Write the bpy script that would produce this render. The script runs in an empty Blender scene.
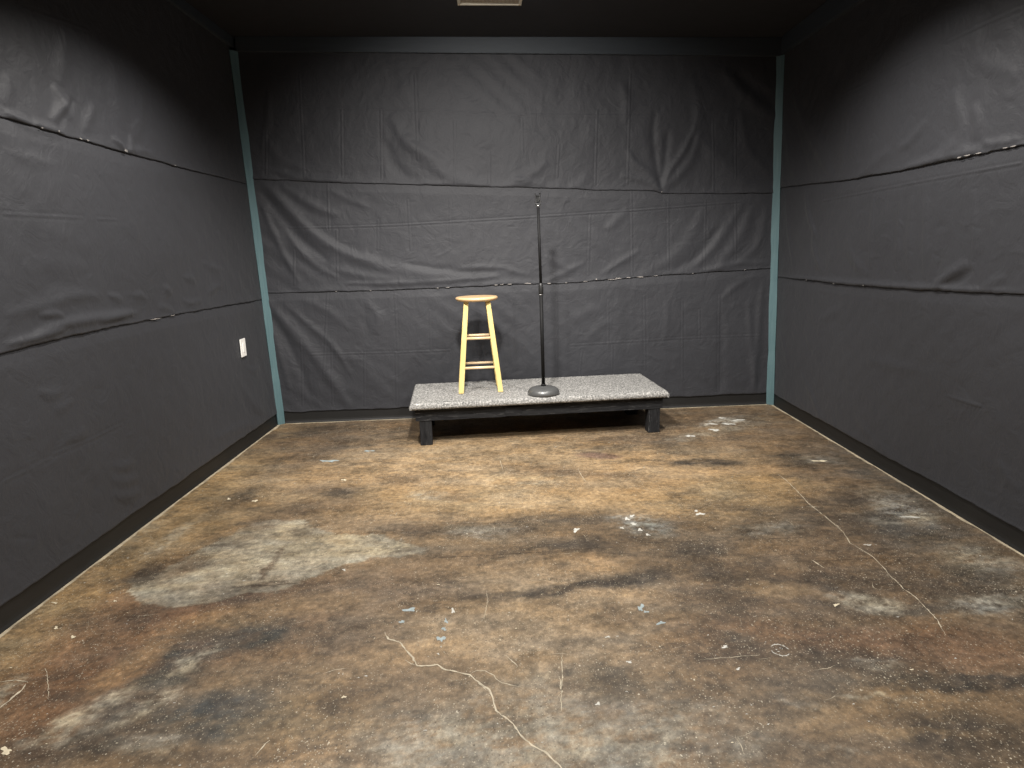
import bpy, bmesh, math, random
import numpy as np
from mathutils import Matrix, Vector
PI = math.pi
C = bpy.context.scene.collection
random.seed(4)

# ------------------------------------------------------------------ data in metres
STAINS = [[-1.724,3.169,2.094,0.638,0.773,"gold",0.5,0.7],[-1.674,2.246,2.877,2.053,2.641,"gold",0.7,0.6],[-1.853,4.469,2.827,0.384,0.667,"gold",0.7,0.6],[-1.388,2.32,2.577,-0.039,1.623,"rust",0.75,0.6],[-1.471,1.942,4.361,-0.235,3.131,"rust",0.6,0.6],[-0.718,2.431,2.446,-0.434,3.026,"rust",0.55,0.6],[-1.099,2.379,2.502,-0.221,3.599,"rust",0.7,0.5],[-0.07,4.116,0.641,0.14,1.237,"tan",0.6,0.8],[-0.166,3.54,1.099,0.47,4.675,"gold",0.5,0.8],[0.403,4.692,0.902,-0.03,1.925,"ochre",0.6,0.7],[-0.16,2.167,1.38,0.17,1.784,"tan2",0.5,0.8],[0.183,2.307,2.01,0.017,2.364,"tan2",0.5,0.9],[0.24,1.658,2.049,0.09,4.191,"cement",0.75,0.9],[-0.191,1.655,3.154,0.475,6.388,"cement",0.6,0.9],[0.393,1.563,4.063,0.08,9.231,"pale2",0.5,0.9],[1.228,2.195,1.382,-0.528,1.347,"umber",0.65,0.8],[1.133,2.367,2.227,0.077,3.184,"umber",0.5,0.7],[2.145,3.461,1.544,-0.715,1.014,"umber",0.7,0.7],[1.618,4.816,0.96,0.031,1.622,"umber",0.55,0.7],[-1.334,5.198,1.13,0.062,1.762,"umber",0.55,0.7],[-1.539,4.791,2.28,0.132,2.598,"umber",0.5,0.7],[1.522,1.998,3.5,0.132,6.444,"rust",0.6,0.7],[1.085,1.767,3.437,0.707,9.661,"ochre",0.6,0.7],[0.838,1.692,5.687,-0.092,15.013,"ochre",0.5,0.7],[0.808,2.103,4.033,-0.15,8.264,"rust",0.4,0.8],[1.187,2.076,5.059,1.043,11.291,"rust",0.5,0.7],[1.053,3.422,2.132,0.681,4.069,"gold",0.6,0.7],[0.875,4.147,1.405,0.353,3.953,"ochre",0.6,0.7],[1.463,3.611,2.613,0.798,5.857,"gold",0.6,0.7],[0.682,3.79,2.081,0.029,2.838,"ochre",0.5,0.7],[-1.175,2.901,2.109,-1.359,3.274,"pale",0.9,0.25],[-1.354,2.685,4.004,-0.416,4.302,"pale",0.85,0.3],[-0.887,2.987,2.688,-0.488,5.393,"pale",0.9,0.25],[-1.18,3.136,3.386,0.008,5.722,"pale",0.9,0.3],[-0.52,2.93,7.115,-0.502,11.4,"pale",0.8,0.4],[-1.387,3.038,5.492,-0.231,3.248,"pale",0.7,0.4],[-1.102,2.861,51.123,19.798,4.927,"umber",0.75,0.5],[-1.086,2.629,5.206,-3.517,55.023,"umber",0.6,0.6],[-1.479,2.907,13.424,-3.207,7.206,"umber",0.6,0.6],[-1.07,3.183,10.65,9.889,18.308,"dark",0.5,0.6],[-1.559,2.794,7.988,-7.444,15.622,"umber",0.35,0.6],[-1.644,2.774,11.917,1.076,7.7,"dark",0.6,0.6],[-0.91,2.264,7.903,-1.509,9.367,"char",0.85,0.6],[-1.129,2.177,7.458,-3.549,5.453,"char",0.75,0.6],[-1.197,1.956,6.617,-2.516,8.178,"char",0.6,0.6],[-0.904,1.832,4.305,0.474,8.219,"char",0.85,0.6],[-1.211,1.749,8.656,-2.663,11.31,"char",0.6,0.6],[-1.325,1.694,5.08,-0.108,17.134,"dark",0.6,0.7],[-0.903,1.65,4.281,1.598,21.998,"dark",0.5,0.7],[-1.334,1.858,9.005,-9.771,12.412,"pale2",0.6,0.6],[-1.139,1.901,11.864,-9.549,14.728,"pale2",0.6,0.6],[-1.116,2.099,22.833,-15.424,14.126,"pale2",0.6,0.6],[-1.366,1.756,7.658,-4.148,25.363,"cement",0.6,0.6],[-1.068,1.699,8.674,0.827,20.226,"cement",0.5,0.6],[-1.078,2.366,4.062,-1.713,8.817,"ochre",0.6,0.7],[-0.783,2.493,4.163,-0.482,10.121,"ochre",0.5,0.7],[-0.626,1.779,5.327,1.424,9.655,"gold",0.45,0.8],[-1.341,2.099,10.636,-6.059,7.607,"ochre",0.5,0.7],[-1.503,2.263,12.236,-7.09,6.51,"umber",0.4,0.7],[-1.131,2.559,2.904,-2.786,13.576,"dark",0.5,0.6],[-0.423,2.548,3.371,0.775,7.537,"umber",0.6,0.7],[-0.275,2.807,3.101,0.896,10.055,"umber",0.4,0.7],[-0.595,2.198,4.609,-0.066,8.527,"umber",0.5,0.7],[-0.538,1.864,11.806,-2.885,13.21,"dark",0.6,0.7],[-0.284,2.0,2.938,0.815,11.523,"umber",0.35,0.8],[-0.363,1.855,3.909,0.773,8.13,"umber",0.35,0.8],[0.259,3.151,1.794,0.777,8.9,"dark",0.55,0.7],[0.613,2.888,1.954,0.711,9.297,"dark",0.6,0.7],[0.235,2.866,2.688,1.101,13.614,"dark",0.4,0.7],[0.834,2.67,3.278,0.067,6.714,"dark",0.5,0.7],[0.748,3.047,3.401,0.24,7.038,"dark",0.5,0.7],[0.205,2.498,2.677,-1.535,24.705,"dark",0.75,0.6],[0.597,2.578,3.763,-4.069,20.064,"dark",0.65,0.6],[0.959,2.523,4.068,1.582,23.488,"dark",0.6,0.6],[-0.197,3.13,2.812,0.953,10.274,"dark",0.45,0.7],[0.268,1.899,8.44,1.501,9.596,"char",0.7,0.7],[0.266,1.817,5.351,-0.019,8.264,"umber",0.4,0.8],[0.408,2.258,12.017,-0.742,14.701,"umber",0.5,0.7],[0.786,2.043,4.851,0.141,12.359,"dark",0.45,0.7],[0.79,2.102,13.034,3.953,18.672,"char",0.5,0.7],[0.748,2.378,6.355,0.071,13.249,"umber",0.4,0.7],[1.244,4.036,3.795,1.062,12.352,"dark",0.8,0.6],[1.886,4.027,4.715,0.432,5.805,"dark",0.65,0.6],[0.973,4.595,2.812,0.773,7.804,"umber",0.5,0.7],[0.993,5.508,11.12,-3.327,5.904,"umber",0.2,0.7],[2.292,3.692,4.434,-1.655,1.266,"char",0.5,0.8],[1.764,3.087,3.713,-0.362,3.359,"dark",0.55,0.7],[1.956,2.847,5.545,-0.019,2.641,"char",0.5,0.8],[1.324,3.119,4.244,0.416,5.407,"dark",0.45,0.7],[1.734,2.425,3.044,0.891,7.2,"dark",0.6,0.7],[1.71,2.263,2.785,-1.78,30.257,"dark",0.8,0.5],[1.379,2.294,3.961,2.806,22.081,"dark",0.6,0.6],[1.378,1.832,2.956,1.161,22.606,"dark",0.85,0.5],[1.193,1.959,5.452,2.034,14.213,"dark",0.55,0.7],[1.2,1.854,4.546,0.35,16.864,"char",0.5,0.7],[0.897,1.824,6.808,2.086,16.537,"dark",0.5,0.7],[1.27,1.588,5.301,-0.352,9.897,"dark",0.6,0.7],[0.798,1.737,8.268,-0.781,16.556,"dark",0.45,0.7],[1.343,2.453,8.348,5.289,10.23,"dark",0.6,0.7],[-1.098,3.789,5.366,1.868,11.931,"umber",0.6,0.7],[-0.985,3.695,10.189,3.333,12.626,"dark",0.6,0.7],[-1.59,3.685,7.678,-5.146,4.25,"dark",0.6,0.7],[-1.424,4.421,4.595,-2.837,3.021,"umber",0.5,0.7],[-1.276,3.362,5.347,-5.946,6.283,"umber",0.6,0.7],[-1.006,3.542,2.945,0.261,10.926,"umber",0.5,0.7],[-1.499,5.193,4.837,0.184,6.281,"dark",0.5,0.7],[-1.155,4.731,4.608,-0.627,9.288,"dark",0.4,0.7],[-0.666,3.919,6.071,1.672,11.022,"umber",0.45,0.7],[-0.335,3.63,5.629,4.368,12.728,"umber",0.5,0.7],[0.274,4.006,4.003,3.352,12.666,"umber",0.5,0.7],[0.635,4.276,7.669,3.698,14.631,"plum",0.6,0.6],[0.512,3.885,2.763,3.759,17.737,"umber",0.5,0.6],[-0.453,3.153,4.763,4.209,13.912,"umber",0.5,0.7],[-0.146,3.125,4.932,1.111,11.757,"cement",0.5,0.7],[0.124,3.506,3.567,1.033,11.006,"tan",0.5,0.7],[0.079,3.841,4.094,0.932,9.307,"pale2",0.4,0.8],[-0.451,3.641,8.504,2.053,15.68,"cement",0.5,0.7],[0.663,3.115,8.346,2.581,8.316,"blue",0.45,0.8],[0.61,3.181,17.695,6.273,18.058,"white",0.4,0.9],[1.743,4.912,3.302,-2.628,5.749,"cement",0.55,0.8],[1.695,5.006,5.074,-4.584,10.963,"white",0.45,0.9],[1.349,4.625,4.134,-3.982,10.821,"cement",0.5,0.8],[2.046,3.125,10.323,2.991,9.835,"white",0.55,0.8],[2.066,3.25,7.59,-0.765,4.342,"cement",0.5,0.8],[1.858,3.066,8.864,5.727,12.575,"cement",0.4,0.8],[1.391,2.316,6.61,3.421,13.086,"cement",0.75,0.5],[1.85,2.298,4.671,-2.185,11.111,"cement",0.6,0.7],[2.06,2.617,7.821,0.329,6.82,"cement",0.55,0.7],[1.238,3.025,5.167,0.542,14.095,"cement",0.5,0.8],[2.009,4.01,6.944,0.945,11.946,"cement",0.5,0.7],[1.23,1.934,14.564,7.318,32.983,"cement",0.6,0.6],[1.181,1.768,5.585,5.069,86.892,"pale2",0.7,0.6],[0.872,1.768,15.68,11.041,38.885,"cement",0.5,0.7],[0.89,1.562,9.998,12.364,62.721,"cement",0.5,0.7],[1.089,1.615,4.515,3.439,63.514,"ochre",0.6,0.7],[1.049,2.434,6.246,0.204,15.778,"ochre",0.5,0.7],[1.948,2.49,8.169,0.864,9.967,"char",0.4,0.8],[-1.711,3.152,17.497,-6.235,4.276,"pale2",0.4,0.7],[-1.896,3.313,17.998,-0.038,4.349,"pale2",0.35,0.7],[-1.688,1.983,21.386,9.274,13.403,"cement",0.6,0.3]]
PATCH = [[-1.688,2.747],[-1.594,2.853],[-1.518,2.991],[-1.477,3.122],[-1.405,3.262],[-1.276,3.341],[-1.103,3.299],[-0.982,3.199],[-0.831,3.149],[-0.643,3.085],[-0.51,3.027],[-0.38,2.949],[-0.397,2.887],[-0.511,2.865],[-0.622,2.834],[-0.721,2.764],[-0.836,2.689],[-0.91,2.642],[-0.957,2.585],[-1.102,2.58],[-1.184,2.521],[-1.272,2.488],[-1.416,2.491],[-1.547,2.548],[-1.646,2.638]]
CRACKS = [[6.0,[[-0.475,2.238],[-0.456,2.192],[-0.409,2.17],[-0.38,2.119],[-0.349,2.07],[-0.329,2.024],[-0.285,2.021],[-0.261,2.025],[-0.228,1.995],[-0.187,1.982],[-0.146,1.963],[-0.118,1.925],[-0.078,1.883],[-0.065,1.829],[-0.058,1.783],[-0.031,1.755],[-0.007,1.723],[0.009,1.681],[0.045,1.635],[0.08,1.607],[0.108,1.568],[0.129,1.532]]],[4.5,[[-0.146,1.969],[-0.126,1.983],[-0.093,1.981],[-0.066,1.953],[-0.052,1.926],[-0.026,1.909],[-0.0,1.898],[0.028,1.886]]],[3.75,[[-0.118,1.925],[-0.091,1.883],[-0.071,1.868]]],[3.0,[[-0.375,2.06],[-0.351,2.036],[-0.329,2.024]]],[4.5,[[-0.028,2.066],[-0.004,2.03],[0.015,1.996]]],[3.75,[[0.152,1.939],[0.15,1.878],[0.152,1.859],[0.133,1.827]]],[2.4,[[0.171,2.071],[0.159,1.939],[0.14,1.767]]],[3.75,[[1.641,3.762],[1.646,3.673],[1.637,3.573],[1.627,3.447],[1.611,3.315],[1.611,3.245],[1.614,3.164],[1.613,3.038],[1.61,2.944],[1.581,2.824],[1.597,2.75],[1.609,2.689],[1.6,2.596],[1.583,2.508],[1.582,2.457],[1.576,2.393],[1.583,2.338],[1.577,2.286],[1.572,2.23],[1.563,2.176],[1.534,2.087]]],[4.5,[[1.613,3.038],[1.623,2.989]]],[7.5,[[1.333,2.674],[1.341,2.635],[1.349,2.597]]],[9.0,[[1.576,3.262],[1.648,3.256]]],[6.0,[[-1.744,2.027],[-1.695,2.034],[-1.645,2.021]]],[10.5,[[-1.644,1.891],[-1.64,1.929],[-1.636,1.979],[-1.645,2.01]]],[2.4,[[-1.635,2.096],[-1.564,2.0],[-1.509,1.921]]],[6.0,[[-0.741,1.637],[-0.733,1.671],[-0.719,1.698]]],[2.25,[[1.098,3.454],[1.113,3.393]]],[2.25,[[-0.103,2.52],[-0.094,2.44],[-0.106,2.294]]],[3.0,[[0.452,3.985],[0.474,3.762]]],[2.7,[[1.479,2.457],[1.465,2.417],[1.48,2.4]]],[3.0,[[0.633,1.995],[0.843,2.009]]],[2.25,[[-0.652,1.995],[-0.608,2.02],[-0.559,2.027]]],[2.25,[[-0.043,4.245],[-0.024,4.038]]],[2.25,[[0.947,1.616],[0.939,1.585]]],[2.4,[[0.628,1.642],[0.629,1.565]]]]
JOINTS = [[5,[[-1.121,2.632],[-1.014,2.632],[-0.91,2.642]]],[4,[[-0.368,2.833],[-0.137,2.834],[0.142,2.852],[0.377,2.864],[0.519,2.873]]],[4,[[0.62,2.907],[0.906,2.904],[1.191,2.902],[1.38,2.896]]],[4,[[-1.036,4.19],[-0.558,4.057],[-0.236,4.061]]],[5,[[0.211,3.992],[0.527,3.977],[0.717,3.975]]],[3,[[-0.303,3.213],[-0.044,3.202],[0.112,3.213]]],[4,[[-1.43,3.981],[-1.112,3.965],[-0.852,3.92]]],[3,[[1.363,2.662],[1.632,2.668],[1.849,2.66]]],[5,[[-0.618,4.902],[-0.351,4.923],[0.113,4.92],[0.577,4.916],[1.041,4.913]]]]
FLECKS = [["blue",[[-0.401,2.387],[-0.369,2.384],[-0.398,2.361]]],["blue",[[-0.421,2.302],[-0.405,2.301],[-0.419,2.288]]],["blue",[[-0.261,2.179],[-0.239,2.177],[-0.259,2.153]]],["blue",[[-0.255,2.243],[-0.244,2.242],[-0.253,2.223]]],["blue",[[-0.252,2.297],[-0.244,2.297],[-0.25,2.269]]],["white",[[-0.263,2.088],[-0.256,2.087],[-0.263,2.082]]],["white",[[-0.256,2.129],[-0.253,2.129],[-0.256,2.123]]],["white",[[-0.23,2.367],[-0.218,2.366],[-0.228,2.345]]],["blue",[[0.504,2.336],[0.52,2.334],[0.497,2.3]]],["blue",[[0.517,2.306],[0.529,2.305],[0.514,2.292]]],["blue",[[0.556,2.226],[0.578,2.225],[0.552,2.21]]],["blue",[[-1.21,4.357],[-1.125,4.348],[-1.201,4.322]]],["blue",[[-0.982,4.56],[-0.931,4.554],[-0.977,4.535]]],["white",[[0.336,3.081],[0.361,3.079],[0.333,3.051]]],["white",[[1.001,3.222],[1.031,3.219],[0.993,3.196]]],["white",[[0.992,3.263],[1.007,3.262],[0.987,3.248]]],["white",[[0.613,3.193],[0.633,3.191],[0.608,3.168]]],["white",[[0.636,3.127],[0.661,3.125],[0.632,3.105]]],["white",[[0.651,3.053],[0.671,3.051],[0.647,3.035]]],["white",[[0.567,3.084],[0.582,3.083],[0.565,3.07]]],["white",[[0.677,2.992],[0.696,2.99],[0.674,2.977]]],["white",[[0.646,3.229],[0.667,3.227],[0.642,3.211]]],["cream",[[-1.769,2.355],[-1.757,2.354],[-1.76,2.341]]],["cream",[[-1.661,2.287],[-1.645,2.286],[-1.654,2.275]]],["cream",[[-1.901,2.55],[-1.883,2.548],[-1.895,2.541]]],["cream",[[-1.466,3.647],[-1.442,3.644],[-1.458,3.624]]],["cream",[[-1.485,1.698],[-1.458,1.696],[-1.47,1.677]]],["cream",[[-1.651,2.547],[-1.642,2.547],[-1.644,2.535]]],["cream",[[-1.636,3.695],[-1.617,3.693],[-1.628,3.675]]],["cream",[[-1.022,3.956],[-0.996,3.953],[-1.018,3.937]]],["white",[[-0.744,2.747],[-0.731,2.746],[-0.742,2.735]]],["cream",[[-0.545,1.877],[-0.535,1.877],[-0.542,1.867]]],["white",[[1.65,2.797],[1.672,2.795],[1.645,2.787]]],["white",[[0.392,1.999],[0.409,1.998],[0.391,1.991]]],["white",[[0.345,2.15],[0.356,2.149],[0.344,2.141]]],["white",[[0.741,2.062],[0.758,2.061],[0.737,2.051]]],["white",[[0.743,1.938],[0.752,1.938],[0.739,1.928]]],["white",[[0.257,1.796],[0.269,1.795],[0.256,1.787]]],["cream",[[1.253,2.303],[1.268,2.302],[1.246,2.289]]],["white",[[2.024,3.087],[2.091,3.081],[2.016,3.075]]],["white",[[1.354,4.649],[1.397,4.644],[1.344,4.614]]],["white",[[1.582,4.784],[1.648,4.775],[1.57,4.746]]],["white",[[1.734,4.938],[1.793,4.93],[1.72,4.898]]],["white",[[1.85,5.045],[1.911,5.037],[1.837,5.01]]],["white",[[1.614,4.955],[1.666,4.947],[1.605,4.926]]],["white",[[1.748,5.123],[1.787,5.118],[1.738,5.092]]],["cream",[[2.0,3.99],[2.06,3.983],[1.988,3.965]]],["white",[[2.427,4.243],[2.459,4.239],[2.418,4.226]]],["cream",[[0.121,1.962],[0.124,1.962],[0.121,1.957]]],["cream",[[-0.045,2.158],[-0.042,2.157],[-0.045,2.151]]]]
RING = [[0.922,2.032],[0.952,2.03],[0.908,1.999]]
SEAMS = {"back":[[[-1.903,1.99],[-1.203,1.94],[-0.612,1.909],[0.025,1.876],[0.83,1.83],[1.277,1.81],[1.335,1.789],[1.646,1.78],[2.24,1.767]],[[-1.943,1.099],[-1.231,1.091],[-0.578,1.09],[0.08,1.104],[0.494,1.095],[0.993,1.119],[1.663,1.146],[2.235,1.165]]],"left":[[[2.89,1.977],[3.059,1.972],[3.251,1.966],[3.552,1.961],[3.772,1.957],[4.372,1.949],[5.27,1.951]],[[2.632,1.044],[2.83,1.052],[3.061,1.061],[3.37,1.063],[3.748,1.064],[4.356,1.06],[5.359,1.05]]],"right":[[[5.447,1.804],[4.388,1.753],[3.827,1.747],[3.394,1.746],[3.147,1.75],[2.916,1.751]],[[5.449,1.092],[4.91,1.092],[4.317,1.086],[3.475,1.104],[2.829,1.126]]]}
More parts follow.
